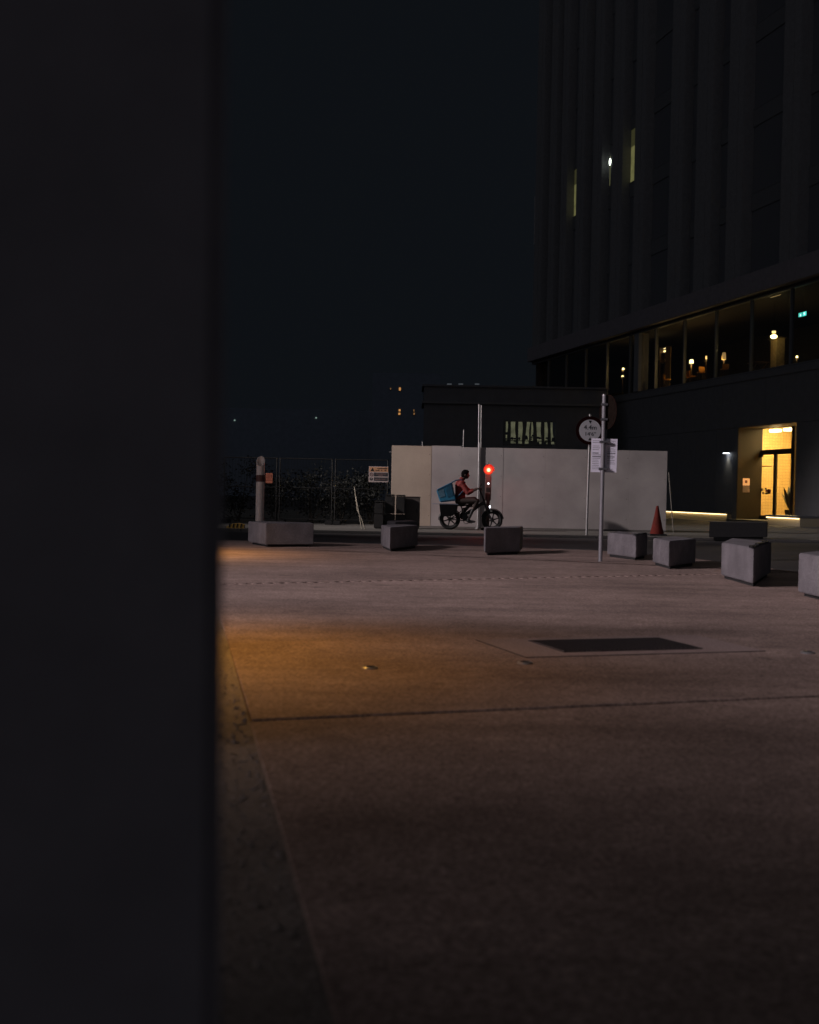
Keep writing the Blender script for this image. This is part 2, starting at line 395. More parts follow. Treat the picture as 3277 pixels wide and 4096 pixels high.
def post_lamp(loc, label, power, h=2.3, cone=132):
    t = thing('post_lamp', label, 'lamp', loc, 0, 'amber post lamps along the verge')
    MB().tube([(0,0,-0.03),(0,0,h-0.35)], 0.03, 12).build('post', M_steel, t, 'auto')
    MB().tube([(0,0,h-0.02),(0,0,h+0.03),(0,0,h+0.06)], [0.17,0.17,0.05], 18).build('cap', M_black, t, 'auto')
    MB().tube([(0,0,h-0.22),(0,0,h-0.03)], 0.07, 14).build('bulb', mat('amber_bulb', (0.8,0.5,0.2), emit=(1,0.5,0.12), estr=5), t, 'auto')
    for k in range(3):
        a_ = k*2.094; MB().tube([(0.1*math.cos(a_),0.1*math.sin(a_),h-0.36),(0.1*math.cos(a_),0.1*math.sin(a_),h)], 0.008, 6).build('strut', M_steel, t)
    MB().tube([(0,0,h-0.37),(0,0,h-0.34)], 0.12, 16).build('collar', M_steel, t, 'auto')
    lamp('lamp_light', 'SPOT', (0.26,0,h-0.16), power, (1.0,0.48,0.075), t, 0.06, (0.05,-0.06,-1), R(cone), 1.0)
post_lamp((left(8.0)-0.95, 8.0, 0), 'amber post lamp on the verge nearest the wall end', 175, 2.5, 130)
post_lamp((left(19.5)-0.9, 19.5, 0), 'amber post lamp on the verge beside the long concrete block', 240)
post_lamp((-8.3, 31.6, 0.0), 'amber post lamp on the far footway by the mesh fence', 60, 2.3, 100)

# ================================================================== PAVING DETAILS
# grate
ga = gr(2147,2565); gb = gr(2688,2553); gd = gr(2261,2612)
gx = (gb-ga); gx.z = 0; gl = gx.length; ang = math.atan2(gx.y, gx.x); gw = 0.60
gt = thing('floor_grate', 'dark rectangular metal floor grate set in a concrete collar', 'grate', (gd.x, gd.y, 0), ang)
gl = (gr(2789,2595)-gd).length
MB().box(0,gl,0,gw,-0.001,0.0035).build('pit', M_black, gt)
bars = MB(); nb = 30
for i in range(nb+1):
    x = i*gl/nb; bars.box(x-0.006, x+0.006, 0.006, gw-0.006, 0.0036, 0.014)
tag(bars.build('bearing_bars', mat('grate_steel', (0.095,0.082,0.085), 0.5, 0.3), gt), kind='stuff')
cb = None
for i in range(1, 17):
    y = i*gw/17
    if cb is None: cb = MB().box(0.006, gl-0.006, -0.004, 0.004, 0.0036, 0.016).build('cross_bar', MATS['grate_steel'], gt); cb.location = (0,y,0)
    else: clone(cb, gt, (0,y,0))
for n_, bx_ in (('frame',(-0.012,gl+0.012,-0.012,0)),('frame',(-0.012,gl+0.012,gw,gw+0.012)),('frame',(-0.012,0,0,gw)),('frame',(gl,gl+0.012,0,gw))):
    MB().box(*bx_, -0.001, 0.012).build('frame', MATS['grate_steel'], gt)
M_coll = mat('collar_concrete', (0.34,0.255,0.235), 0.85, var=0.35, scale=80, bump=0.5, bscale=90, var2=0.15)
c0 = (-0.36, gl+0.42, -0.17, gw+0.16)
for r_ in ((c0[0],c0[1],c0[2],-0.013),(c0[0],c0[1],gw+0.013,c0[3]),(c0[0],-0.013,-0.013,gw+0.013),(gl+0.013,c0[1],-0.013,gw+0.013)):
    MB().box(r_[0],r_[1],r_[2],r_[3],-0.002,0.005).build('collar', M_coll, gt)
for r_ in ((c0[0]-0.009,c0[1],c0[2]-0.009,c0[2]-0.001),(c0[0]-0.009,c0[0]-0.001,c0[2],c0[3])):
    MB().box(*r_,-0.002,0.004).build('collar_joint', M_joint, gt)
# studs
def stud(px, py, label):
    p = gr(px, py); t = thing('ground_stud', label, 'stud', p, ang, 'round metal studs let into the paving')
    MB().tube([(0,0,-0.002),(0,0,0.006),(0,0,0.012)], [0.05,0.05,0.044], 24).build('rim', M_steel, t, 'auto')
    MB().ell((0,0,0.010),(0.038,0.038,0.007),20,8).build('dome', mat('stud_lens',(0.05,0.05,0.055),0.25), t, True)
stud(1480,2674,'round metal ground stud lying left of the grate, alone on open paving')
stud(2100,2654,'round metal ground stud at the corner of the grate collar')
stud(3232,2613,'round metal ground stud right of the grate at the picture edge')
# thin crack/joint near the far blocks
q0, q1 = gr(2180,2258), gr(2225,2220)
# ================================================================== CONCRETE BLOCKS
def block(label, poly, z1, z0=0.045, m=None, chip=False, base_z=0.0):
    cx = sum(p[0] for p in poly)/len(poly); cy = sum(p[1] for p in poly)/len(poly)
    t = thing('concrete_block', label, 'concrete block', (cx,cy,base_z), 0, 'angular concrete seat blocks along the plaza edge')
    lp = [(p[0]-cx, p[1]-cy) for p in poly]
    o = MB().prism(lp, z0, z1).build('body', m or M_block, t)
    bm = bmesh.new(); bm.from_mesh(o.data)
    bmesh.ops.bevel(bm, geom=bm.edges[:], offset=0.012, segments=2, affect='EDGES')
    bm.to_mesh(o.data); bm.free()
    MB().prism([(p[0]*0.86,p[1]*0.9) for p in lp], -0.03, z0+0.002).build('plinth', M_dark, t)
    return t
P = lambda px,py,z=0.045: (gr(px,py,z).x, gr(px,py,z).y)
a1,a2,a3 = P(992,2167),P(1063,2179),P(1254,2178)
block('long concrete block with a bent front, in front of the slant-topped steel post', [a1,a2,a3,(a3[0]-0.1,a3[1]+0.55),(a1[0]+0.25,a1[1]+0.35)], 0.44)
f2,l2 = P(1560,2197),P(1523,2181)
block('small concrete block with its pale end showing, left of the cyclist, nearest the plaza', [f2,l2,(-0.12,l2[1]+0.8),(0.17,f2[1]+1.6)], 0.43)
block('concrete block half hidden behind another one, close to the dark bins', [(-0.31,26.3),(-0.51,27.4),(0.0,28.5),(0.18,27.5)], 0.43, base_z=-0.045)
f3,l3,r3 = P(1941,2212),P(1935,2203),P(2079,2206)
block('dark-fronted concrete block in front of the bicycle front wheel', [f3,l3,(2.12,l3[1]+1.0),r3], 0.47)
l4,f4,r4 = P(2429,2216),P(2544,2231),P(2589,2222)
block('concrete block with chipped top rail right behind the near signpost', [l4,f4,r4,(l4[0]+0.35,l4[1]+0.9)], 0.42)
l5,f5,r5 = P(2611,2248),P(2676,2266),P(2783,2251)
block('concrete block between the chipped block and the largest block', [l5,f5,r5,(r5[0]-0.1,r5[1]+1.0)], 0.42)
l6,f6 = P(2885,2300),P(3013,2335)
block('largest whole concrete block, with a reddish top, at the right', [l6,f6,(f6[0]+0.85,f6[1]+2.1),(l6[0]+0.62,l6[1]+1.8)], 0.48)
l7 = P(3192,2367); f7 = P(3300,2394)
block('concrete block cut off by the right edge of the picture', [l7,(f7[0]+0.02,f7[1]-0.7),(f7[0]+1.0,f7[1]+0.6),(l7[0]+0.9,l7[1]+1.3)], 0.48)
l8,r8 = P(2837,2150),P(3068,2150)
block('low dark concrete block in front of the lit doorway', [l8,r8,(r8[0]+0.2,r8[1]+0.6),(l8[0]+0.2,l8[1]+0.6)], 0.44, m=mat('block_dark',(0.10,0.095,0.095),0.85,var=0.2,scale=40))
# broken edge strips lying on two of the blocks
def edge_strip(p0, p1, z, label):
    v = Vector((p1[0]-p0[0],p1[1]-p0[1],0)); t = thing('edge_strip', label, 'strip', (p0[0],p0[1],z), math.atan2(v.y,v.x), 'torn dark edging strips on blocks')
    n = 12; L = v.length; m_ = MB()
    for i in range(n):
        h = random.uniform(0.008,0.035); m_.box(i*L/n, (i+0.9)*L/n, 0.01, 0.06, 0, h)
    m_.build('strip', M_black, t); MB().box(0,L,0.012,0.05,-0.004,0.006).build('backing', M_black, t)
edge_strip(f4, r4, 0.42, 'torn dark edging strip on the chipped block behind the near signpost')
edge_strip(f6, (lerp(f6[0],f6[0]+0.85,0.9), lerp(f6[1],f6[1]+2.1,0.9)), 0.48, 'torn dark edging strip on the largest block')

# ================================================================== HOARDING
HY = 35.1
hx0 = at(1563,2000,HY).x; hx1 = at(2666,2000,HY).x
ho = thing('site_hoarding', 'long pale plywood site hoarding behind the cyclist', 'hoarding', (hx0,HY,PZ))
wid = [1.185,0.865,1.235,1.235,1.235,1.235]; wid.append((hx1-hx0)-sum(wid)); x = 0
for i,wd in enumerate(wid):
    top = [2.40,2.415,2.385,2.385,2.385,2.385,2.385][i]; gap = 0.006 if i in (0,) else 0.0012
    o = MB().cbox(x+gap, x+wd-gap, -0.018+0.004*(i%2), 0.004*(i%2), -0.01, top-PZ, 0.002).build('panel', M_hoard_amberlit if i == 0 else M_hoard, ho); x += wd
    for k in range(4): MB().ell((x-0.06,-0.02,0.35+0.6*k),(0.009,0.006,0.009),8,6).build('screw', M_black, ho)
W = x
for k in range(8): MB().box(k*W/7-0.04+(0.05 if k==0 else 0)-(0.05 if k==7 else 0), k*W/7+0.04+(0.05 if k==0 else 0)-(0.05 if k==7 else 0), 0.03,0.11,-0.01,2.25).build('post', M_timber, ho)
for zz in (0.3,1.2,2.1): MB().box(0.02,W-0.02,0.006,0.029,zz-0.04,zz+0.04).build('rail', M_timber, ho)
MB().box(0.0,W,-0.05,-0.02,-0.004,0.05).build('kickboard', mat('kick',(0.13,0.12,0.115),0.85,var=0.2,scale=20), ho)
for zz in (0.62,2.2): MB().tube([(-0.07,0.0,zz),(0.0,0.0,zz)],0.012,8).build('hinge', M_steel, ho)
# poles standing behind the hoarding
def pole(label, pb, pt, Y, r, z0=PZ, name='thin_pole'):
    a_ = at(pb[0],pb[1],Y); b__ = at(pt[0],pt[1],Y)
    t = thing(name, label, 'pole', (a_.x,Y,z0))
    d_ = b__.x-a_.x
    MB().tube([(0,0,0),(d_,0,b__.z-z0)], r, 10).build('shaft', M_steel, t, 'auto')
    MB().tube([(0,0,-0.002),(0,0,0.03)], r*2.6, 12).build('foot', M_steel, t)
    return t
pole('short thin rod poking up behind the left end of the hoarding',(1690,2112),(1690,1766),35.9,0.012)
pole('leaning thin rod poking up behind the hoarding left of the tall pole',(1842,2112),(1856,1718),35.9,0.014)
pole('tall slim steel pole standing behind the hoarding, left one of a pair',(1912,2112),(1917,1617),35.7,0.018)
pole('tall slim steel pole standing behind the hoarding, right one of a pair',(1922,2112),(1926,1622),36.2,0.018)
t = pole('pale steel pole in front of the hoarding between cyclist and red light',(1911,2114),(1918,1770),35.045,0.024)
t = thing('leaning_rod','thin pale rod leaning just beyond the right end of the hoarding','rod',(at(2695,2152,33).x,33,PZ))
d_ = at(2679,1888,33)
MB().tube([(0,0,0),(d_.x-t.location.x,0.1,d_.z-PZ)],0.014,8).build('shaft',mat('rod',(0.16,0.15,0.13),0.6),t)

# ================================================================== TRAFFIC LIGHT
TL = at(1955,1880,34.0)
t = thing('traffic_light','slim portable traffic light showing red beside the cyclist','traffic light',(TL.x,34.0,PZ))
zc = TL.z-PZ
M_house = mat('signal_black',(0.02,0.02,0.02),0.55)
MB().tube([(0,0,0.05),(0,0,zc-0.7)],0.052,14).build('post',mat('signal_post',(0.07,0.055,0.05),0.6),t,'auto')
MB().cbox(-0.2,0.2,-0.18,0.2,0,0.06,0.015).build('base',M_house,t)
hd = MB().cbox(-0.085,0.085,-0.02,0.12,zc-0.16-0.72,zc-0.13,0.02).build('lower_housing',mat('signal_grey',(0.10,0.075,0.07),0.6),t)
rd = MB().cbox(-0.11,0.11,0.0,0.12,zc-0.125,zc+0.16,0.03).build('upper_housing',M_house,t)
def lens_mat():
    # emission fades towards the rim, painting the lamp's bloom onto the lens
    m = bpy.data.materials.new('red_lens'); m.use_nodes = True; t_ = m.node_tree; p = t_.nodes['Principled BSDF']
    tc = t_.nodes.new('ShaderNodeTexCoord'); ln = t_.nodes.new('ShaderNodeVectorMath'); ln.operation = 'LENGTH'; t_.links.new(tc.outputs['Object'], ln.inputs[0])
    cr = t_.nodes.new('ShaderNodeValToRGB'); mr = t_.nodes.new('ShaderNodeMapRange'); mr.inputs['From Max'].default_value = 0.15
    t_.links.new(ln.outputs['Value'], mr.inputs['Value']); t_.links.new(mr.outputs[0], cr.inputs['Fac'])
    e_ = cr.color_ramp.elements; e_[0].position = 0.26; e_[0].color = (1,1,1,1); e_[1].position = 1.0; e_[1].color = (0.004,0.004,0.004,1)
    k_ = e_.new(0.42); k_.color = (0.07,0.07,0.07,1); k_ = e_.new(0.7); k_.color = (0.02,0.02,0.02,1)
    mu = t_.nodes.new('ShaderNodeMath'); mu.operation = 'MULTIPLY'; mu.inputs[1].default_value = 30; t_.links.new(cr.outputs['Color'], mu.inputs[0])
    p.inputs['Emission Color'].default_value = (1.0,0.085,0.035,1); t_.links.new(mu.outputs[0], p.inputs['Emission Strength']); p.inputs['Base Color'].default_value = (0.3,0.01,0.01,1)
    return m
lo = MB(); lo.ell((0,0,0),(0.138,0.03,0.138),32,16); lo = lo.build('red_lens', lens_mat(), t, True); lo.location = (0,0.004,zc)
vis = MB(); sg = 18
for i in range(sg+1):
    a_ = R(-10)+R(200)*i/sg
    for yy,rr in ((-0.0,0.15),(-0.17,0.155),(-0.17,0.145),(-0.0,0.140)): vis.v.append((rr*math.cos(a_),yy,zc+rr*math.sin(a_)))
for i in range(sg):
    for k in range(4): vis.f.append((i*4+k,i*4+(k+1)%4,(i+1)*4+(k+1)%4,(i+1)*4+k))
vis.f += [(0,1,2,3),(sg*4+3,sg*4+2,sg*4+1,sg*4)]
vis.build('visor',mat('visor_redlit',(0.35,0.03,0.03),0.6),t,'auto')  # red base colour stands for the lamp's glow on the visor
MB().box(-0.006,0.006,-0.004,0.003,zc+0.16,zc+0.22).build('aerial',M_house,t)
MB().tube([(0,-0.027,zc-0.385),(0,-0.019,zc-0.385)],0.026,16).build('indicator',mat('white_led',(0.8,0.8,0.8),emit=(0.9,0.95,1.0),estr=3.2),t)
MB().cbox(-0.06,0.06,-0.028,-0.019,zc-0.62,zc-0.5,0.006).build('amber_lens',M_house,t)
MB().cbox(-0.06,0.06,-0.028,-0.019,zc-0.86,zc-0.72,0.006).build('green_lens',M_house,t)
lamp('red_light','SPOT',(0,-0.2,zc),14,(1.0,0.08,0.05),t,0.08,(-0.12,-1,-0.12),R(120),1.0)
lamp('red_spill','POINT',(0.0,-0.32,zc+0.03),7,(1.0,0.08,0.05),t,0.06)

# ================================================================== SIGNS
# height limit sign
hb = gr(2348,2141,PZ); 
t = thing('height_limit_sign','round height limit sign reading 4.4m and 14 feet 6 inches on a thin post','sign',(hb.x,hb.y,PZ))
hs = at(2361,1722,hb.y); dx = hs.x-hb.x; hz = hs.z-PZ; tl = dx/hz
MB().tube([(0,0.05,0),(dx*1.2,0.05,hz*1.2-0.12)],0.030,12).build('post',M_steel,t,'auto')
MB().disc((dx,0,hz),0.372,0.004,0.008).build('border',M_red,t)
MB().disc((dx,0,hz),0.285,0.0,0.0035).build('face',M_signw,t)
MB().cbox(dx-0.05,dx+0.05,0.012,0.03,hz+0.15,hz+0.2,0.004).build('clamp',M_steel,t)
MB().cbox(dx-0.05,dx+0.05,0.012,0.03,hz-0.2,hz-0.15,0.004).build('clamp',M_steel,t)
text_part('4.4m',0.165,M_black,t,(dx+0.005,-0.0012,hz+0.075),sx=1.05)
text_part('14\'6"',0.135,M_black,t,(dx+0.005,-0.0012,hz-0.095),sx=1.1)
MB().xprism([(dx-0.045,hz+0.26),(dx+0.045,hz+0.26),(dx,hz+0.18)],-0.0018,-0.0005).build('arrow',M_black,t)
MB().xprism([(dx-0.045,hz-0.26),(dx+0.045,hz-0.26),(dx,hz-0.18)],-0.0018,-0.0005).build('arrow',M_black,t)
# near signpost
nb_ = gr(2402,2246); tp = at(2418,1583,nb_.y)
t = thing('signpost','near steel signpost with a white notice board and a round sign seen edge-on','signpost',(nb_.x,nb_.y,0))
ddx = tp.x-nb_.x
MB().tube([(0,0,0.0),(ddx,0,tp.z)],0.034,16).build('post',mat('post_grey',(0.24,0.235,0.25),0.5,0.35,var=0.1,scale=20),t,'auto')
MB().tube([(ddx,0,tp.z),(ddx,0,tp.z+0.02)],0.036,16).build('cap',M_steel,t)
c_tl,c_tr,c_bl,c_br = [at(x_,y_,nb_.y+0.05) for x_,y_ in ((2367,1753),(2471,1756),(2363,1888),(2466,1890))]
bd = MB(); L_ = [(p.x-nb_.x,p.z) for p in (c_bl,c_br,c_tr,c_tl)]
bd.xprism(L_,0.045,0.051); bo = bd.build('notice_board',M_board,t)
def bp(u,v): 
    a_ = Vector(L_[0]).lerp(Vector(L_[1]),u); c_ = Vector(L_[3]).lerp(Vector(L_[2]),u); return a_.lerp(c_,v)
for i in range(17):                      # faint printed lines
    v = 0.93-i*0.052; 
    for u0,u1 in ((0.05,0.40),(0.62,0.96)):
        if random.random() < 0.2: continue
        e_ = u1-random.random()*0.12; p0,p1 = bp(u0,v),bp(e_,v); th = 0.0035 if i not in (7,9) else 0.009
        MB().xprism([(p0.x,p0.y-th),(p1.x,p1.y-th),(p1.x,p1.y+th),(p0.x,p0.y+th)],0.0425,0.0448).build('print_line',M_print,bo)
for v in (0.9,0.1):
    p = bp(0.42,v); MB().cbox(p.x-0.05,p.x+0.09,-0.042,0.044,p.y-0.018,p.y+0.018,0.004).build('clamp',mat('clamp_dark',(0.12,0.12,0.13),0.5,0.5),t)
rc = at(2434,1648,nb_.y); disc = MB().disc((0,0,0),0.278,-0.004,0.0); do = disc.build('round_sign',mat('sign_back',(0.014,0.010,0.008),1.0,spec=0.02,var=0.6,scale=25),t)
do.location = (rc.x-nb_.x,0.0,rc.z); do.rotation_euler = (0,R(-1),R(-70))
MB().torus((0,-0.003,0),0.272,0.008,'y').build('rim',mat('sign_rim',(0.02,0.011,0.009),1.0,spec=0.02),do,True)
for zz in (0.12,-0.12):
    MB().cbox(ddx*0.9-0.045,ddx*0.9+0.06,-0.045,0.045,rc.z+zz-0.018,rc.z+zz+0.018,0.004).build('clamp',MATS['clamp_dark'],t)

# warning sign on the fence
def fence_sign(name,label,px0,px1,py0,py1,Y,build):
    a_ = at(px0,py1,Y); b__ = at(px1,py0,Y); t = thing(name,label,'sign',(a_.x,Y,a_.z)); build(t,b__.x-a_.x,b__.z-a_.z); return t
def warn(t,wd,h):
    MB().cbox(0,wd,0,0.006,0,h,0.0025).build('plate',mat('warn_white',(0.40,0.33,0.32),0.6,var=0.08,scale=20),t)
    MB().box(0.012,wd-0.012,-0.003,-0.0005,h*0.66,h-0.015).build('yellow_band',mat('warn_amber',(0.42,0.22,0.12),0.6,var=0.1,scale=20),t)
    MB().xprism([(0.05,h*0.70),(0.05+0.115,h*0.70),(0.05+0.0575,h*0.92)],-0.006,-0.0035).build('triangle',M_black,t)
    for z0,z1 in ((0.37,0.61),(0.08,0.31)): MB().box(wd*0.265,wd*0.965,-0.003,-0.0005,h*z0,h*z1).build('dark_band',mat('warn_dark',(0.03,0.03,0.035),0.6),t)
    MB().torus((wd*0.13,-0.002,h*0.49),0.045,0.009,'y',seg=24).build('prohibition_ring',mat('warn_ring',(0.12,0.06,0.06),0.6),t)
    MB().tube([(wd*0.13-0.03,-0.004,h*0.49+0.03),(wd*0.13+0.03,-0.004,h*0.49-0.03)],0.007,6).build('slash',MATS['warn_ring'],t)
    MB().disc((wd*0.13,0,h*0.2),0.05,-0.003,-0.0005,24).build('mandatory_disc',MATS['warn_dark'],t)
    MB().box(wd*0.13-0.008,wd*0.13+0.008,-0.0055,-0.0035,h*0.19,h*0.30).build('mark',MATS['warn_white'],t)
    for (u0,u1,v,m_) in ((0.42,0.92,0.885,M_black),(0.34,0.55,0.76,M_black),(0.62,0.68,0.76,M_black),(0.8,0.9,0.76,M_black),(0.36,0.86,0.53,None),(0.5,0.72,0.43,None),(0.34,0.60,0.19,None),(0.66,0.84,0.19,None)):
        u = u0
        while u < u1-0.01:
            l = random.uniform(0.02,0.05); h_ = random.uniform(0.014,0.022)
            MB().box(wd*u,wd*min(u+l,u1),-0.0055,-0.0035,h*v-h_,h*v+h_*random.uniform(0.3,1)).build('letter_mark',m_ or mat('warn_letters',(0.16,0.10,0.10),0.6),t); u += l+0.012
fence_sign('warning_sign','small site warning sign with amber heading and two dark rows beside the hoarding',1475,1555,1867,1928,35.55,warn)
def small(t,wd,h):
    MB().cbox(0,wd,0,0.006,0,h,0.002).build('plate',mat('orange_plate',(0.40,0.13,0.075),0.6,var=0.1,scale=30),t)
    for i in range(4): MB().box(wd*(0.14+0.2*i),wd*(0.22+0.2*i),-0.003,-0.0005,h*0.42,h*0.92).build('stripe',mat('orange_dark',(0.2,0.05,0.03),0.7),t)
    MB().box(wd*0.06,wd*0.94,-0.003,-0.0005,h*0.26,h*0.34).build('stripe',MATS['orange_dark'],t)
fence_sign('notice_plate','tiny orange notice plate on the fence right of the slant-topped steel post',1063,1091,1893,1932,35.9,small)

# ================================================================== SLANT-TOPPED STEEL POST
bb = at(1038,2120,25.0); t = thing('steel_post','slant-topped hollow steel post behind the long concrete block','post',(bb.x,25.0,-0.045))
ztop = at(1043,1838,25.0).z; r_ = 0.088; sh = MB(); sg = 32
for lvl in range(2):
    for k in range(sg):
        a_ = 2*math.pi*k/sg; z = 0 if lvl == 0 else ztop+0.01+0.11*math.sin(a_)
        sh.v.append((r_*math.cos(a_),r_*math.sin(a_),z))
for k in range(sg): sh.f.append((k,(k+1)%sg,sg+(k+1)%sg,sg+k))
o2 = len(sh.v)
for k in range(sg):
    a_ = 2*math.pi*k/sg; sh.v.append(((r_-0.014)*math.cos(a_),(r_-0.014)*math.sin(a_),ztop+0.01+0.105*math.sin(a_)))
for k in range(sg):
    a_ = 2*math.pi*k/sg; sh.v.append(((r_-0.014)*math.cos(a_),(r_-0.014)*math.sin(a_),ztop-0.45))
for k in range(sg): sh.f.append((sg+k,sg+(k+1)%sg,o2+(k+1)%sg,o2+k)); sh.f.append((o2+k,o2+(k+1)%sg,o2+sg+(k+1)%sg,o2+sg+k))
sh.f.append(tuple(o2+sg+k for k in range(sg)))
sh.build('tube',mat('post_steel',(0.78,0.68,0.62),0.35,0.1,var=0.1,scale=15),t,'auto')
MB().tube([(0,0,ztop-0.42),(0,0,ztop-0.28)],r_+0.003,32,caps=False).build('red_band',mat('post_red',(0.12,0.05,0.04),0.5),t,'auto')
MB().tube([(0,0,-0.003),(0,0,0.04)],0.13,24).build('base_plate',M_steel,t)

# ================================================================== CONE
cb_ = gr(2628,2142,PZ); t = thing('traffic_cone','dull red traffic cone standing by the right end of the hoarding','cone',(cb_.x,cb_.y,PZ))
M_cone = mat('cone_red',(0.12,0.022,0.018),0.9,spec=0.08,var=0.2,scale=10)
MB().cbox(-0.23,0.23,-0.23,0.23,0,0.045,0.012).build('base',M_rubber,t)
MB().tube([(0,0,0.045),(0,0,0.30)],[0.185,0.128],28,False).build('lower_body',M_cone,t,'auto')
MB().tube([(0,0,0.30),(0,0,0.50)],[0.129,0.086],28,False).build('sleeve',mat('cone_sleeve',(0.105,0.022,0.018),0.9,spec=0.08),t,'auto')
MB().tube([(0,0,0.50),(0,0,0.78),(0,0,0.80)],[0.085,0.034,0.026],28).build('upper_body',M_cone,t,'auto')

# ================================================================== BINS, RODS, YELLOW WEDGE
M_bin = mat('bin_metal',(0.022,0.021,0.021),0.5,0.3,var=0.15,scale=12)
def bin_(label,px0,px1,pyt,Y,dep=0.34,lip=0.03):
    a_ = at(px0,2100,Y); b__ = at(px1,2100,Y); zt = at(px0,pyt,Y).z-PZ; wd = b__.x-a_.x
    t = thing('litter_bin',label,'bin',((a_.x+b__.x)/2,Y,PZ),R(-4),'dark upright bins left of the hoarding')
    h=wd/2; MB().cbox(-h,h,0,dep,0.42,zt-0.05,0.012).build('upper_body',M_bin,t)
    MB().cbox(-h-0.012,h+0.012,-0.012,dep+0.012,0.02,0.405,0.012).build('lower_body',M_bin,t)
    MB().cbox(-h-0.008,h+0.008,-0.01,dep+0.01,zt-0.045,zt,0.014).build('lid',M_bin,t)
    MB().box(-h*0.6,h*0.6,-0.004,0.002,zt-0.2,zt-0.1).build('slot',M_black,t)
    MB().box(-h+0.02,h-0.02,0.03,dep-0.03,-0.004,0.018).build('foot',M_black,t)
    MB().box(-h-0.0045,-h-0.0005,0.04,dep-0.04,0.5,zt-0.1).build('lit_side',mat('bin_lit_side',(0.16,0.14,0.13),0.6,var=0.2,scale=15),t)  # paler plate: light falling on the left side, put into the colour
bin_('dark litter bin, leftmost of the row left of the hoarding',1497,1532,2003,33.3)
bin_('dark litter bin, second in the row, in front of the hoarding edge',1540,1575,1977,33.5)
bin_('dark litter bin, third in the row, in front of the hoarding',1583,1618,1979,33.5)
a_ = at(1619,2100,33.9); b__ = at(1679,2100,33.9); zt = at(1640,1986,33.9).z-PZ
t = thing('utility_cabinet','low brown-grey utility cabinet right of the bins against the hoarding','cabinet',(a_.x,33.9,PZ)); wd=b__.x-a_.x
MB().cbox(0,wd,0,0.45,0.06,zt-0.03,0.012).build('body',mat('cabinet',(0.065,0.053,0.048),0.6,var=0.12,scale=10),t)
MB().cbox(-0.012,wd+0.012,-0.012,0.46,zt-0.03,zt,0.008).build('lid',MATS['cabinet'],t)
MB().box(0.02,wd-0.02,0.02,0.43,-0.004,0.062).build('plinth',M_black,t)
MB().cbox(wd-0.1,wd-0.075,-0.02,-0.001,zt*0.5,zt*0.62,0.004).build('handle',M_black,t)
p0,p1,p2,p3 = at(1418,1946,32.6),at(1430,2040,32.6),at(1461,2106,32.6),at(1447,2106,32.4)
t = thing('bent_rods','two bent pale rods leaning together left of the bins','rods',(p2.x,32.6,PZ)); lc = lambda p:(p.x-p2.x,p.y-32.6,p.z-PZ)
MB().tube([lc(p0),lc(p0.lerp(p1,0.5)),lc(p1),lc(p1.lerp(p2,0.5)),(0,0,0.0)],0.013,8).build('rod',mat('rod_pale',(0.42,0.38,0.30),0.6),t,'auto')
q3 = lc(p3); MB().tube([lc(at(1424,1985,32.5)),lc(at(1436,2050,32.5)),(q3[0],q3[1],0)],0.010,8).build('rod',MATS['rod_pale'],t,'auto')
yw = at(945,2070,31.5); t = thing('wheel_stop','small ribbed yellow wedge on the far kerb at the left','wedge',(yw.x-0.24,31.5,PZ))
MB().xprism([(0,0),(0.46,0),(0.46,0.1),(0.36,0.13),(0.16,0.12),(0.0,0.05)],-0.12,0.12).build('body',mat('yellow_rubber',(0.5,0.3,0.06),0.6,var=0.3,scale=20),t)
for i in range(4): MB().xprism([(0.06+0.1*i,0.02),(0.10+0.1*i,0.02),(0.12+0.1*i,0.125),(0.08+0.1*i,0.12)],-0.126,-0.119).build('rib',M_black,t)

# ================================================================== FENCE AND SHRUBS
fx = at(890,2000,36.2).x; fe = at(1556,2000,36.2).x; npan = 3; pw = (fe-fx)/npan
lab = ['mesh fence panel at the far left behind the steel post','mesh fence panel in the middle of the dark background','mesh fence panel next to the hoarding, behind the bins']
M_mesh = mat('fence_steel',(0.018,0.018,0.018),0.55,0.4)
for i in range(npan):
    t = thing('fence_panel',lab[i],'fence',(fx+i*pw+0.02,36.2,PZ),0,'steel mesh fence panels'); wl = pw-0.04
    for xx in (0.03,wl-0.03): MB().tube([(xx,0,0.06),(xx,0,2.0)],0.019,8).build('upright',M_mesh,t,'auto')
    for zz in (0.15,1.1,1.98): MB().tube([(0.03,0,zz),(wl-0.03,0,zz)],0.016,8).build('rail',M_mesh,t,'auto')
    wires = MB(); n_ = int(wl/0.09)
    for k in range(1,n_): wires.box(k*wl/n_-0.0025,k*wl/n_+0.0025,-0.003,0.003,0.15,1.98)
    tag(wires.build('wires',M_mesh,t),kind='stuff')
    for xx in (0.1,wl-0.1): MB().cbox(xx-0.12,xx+0.12,-0.3,0.3,0,0.12,0.02).build('foot',M_rubber,t)
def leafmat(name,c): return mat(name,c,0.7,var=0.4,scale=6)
ML = [leafmat('leaf_a',(0.008,0.010,0.007)),leafmat('leaf_b',(0.010,0.011,0.008))]
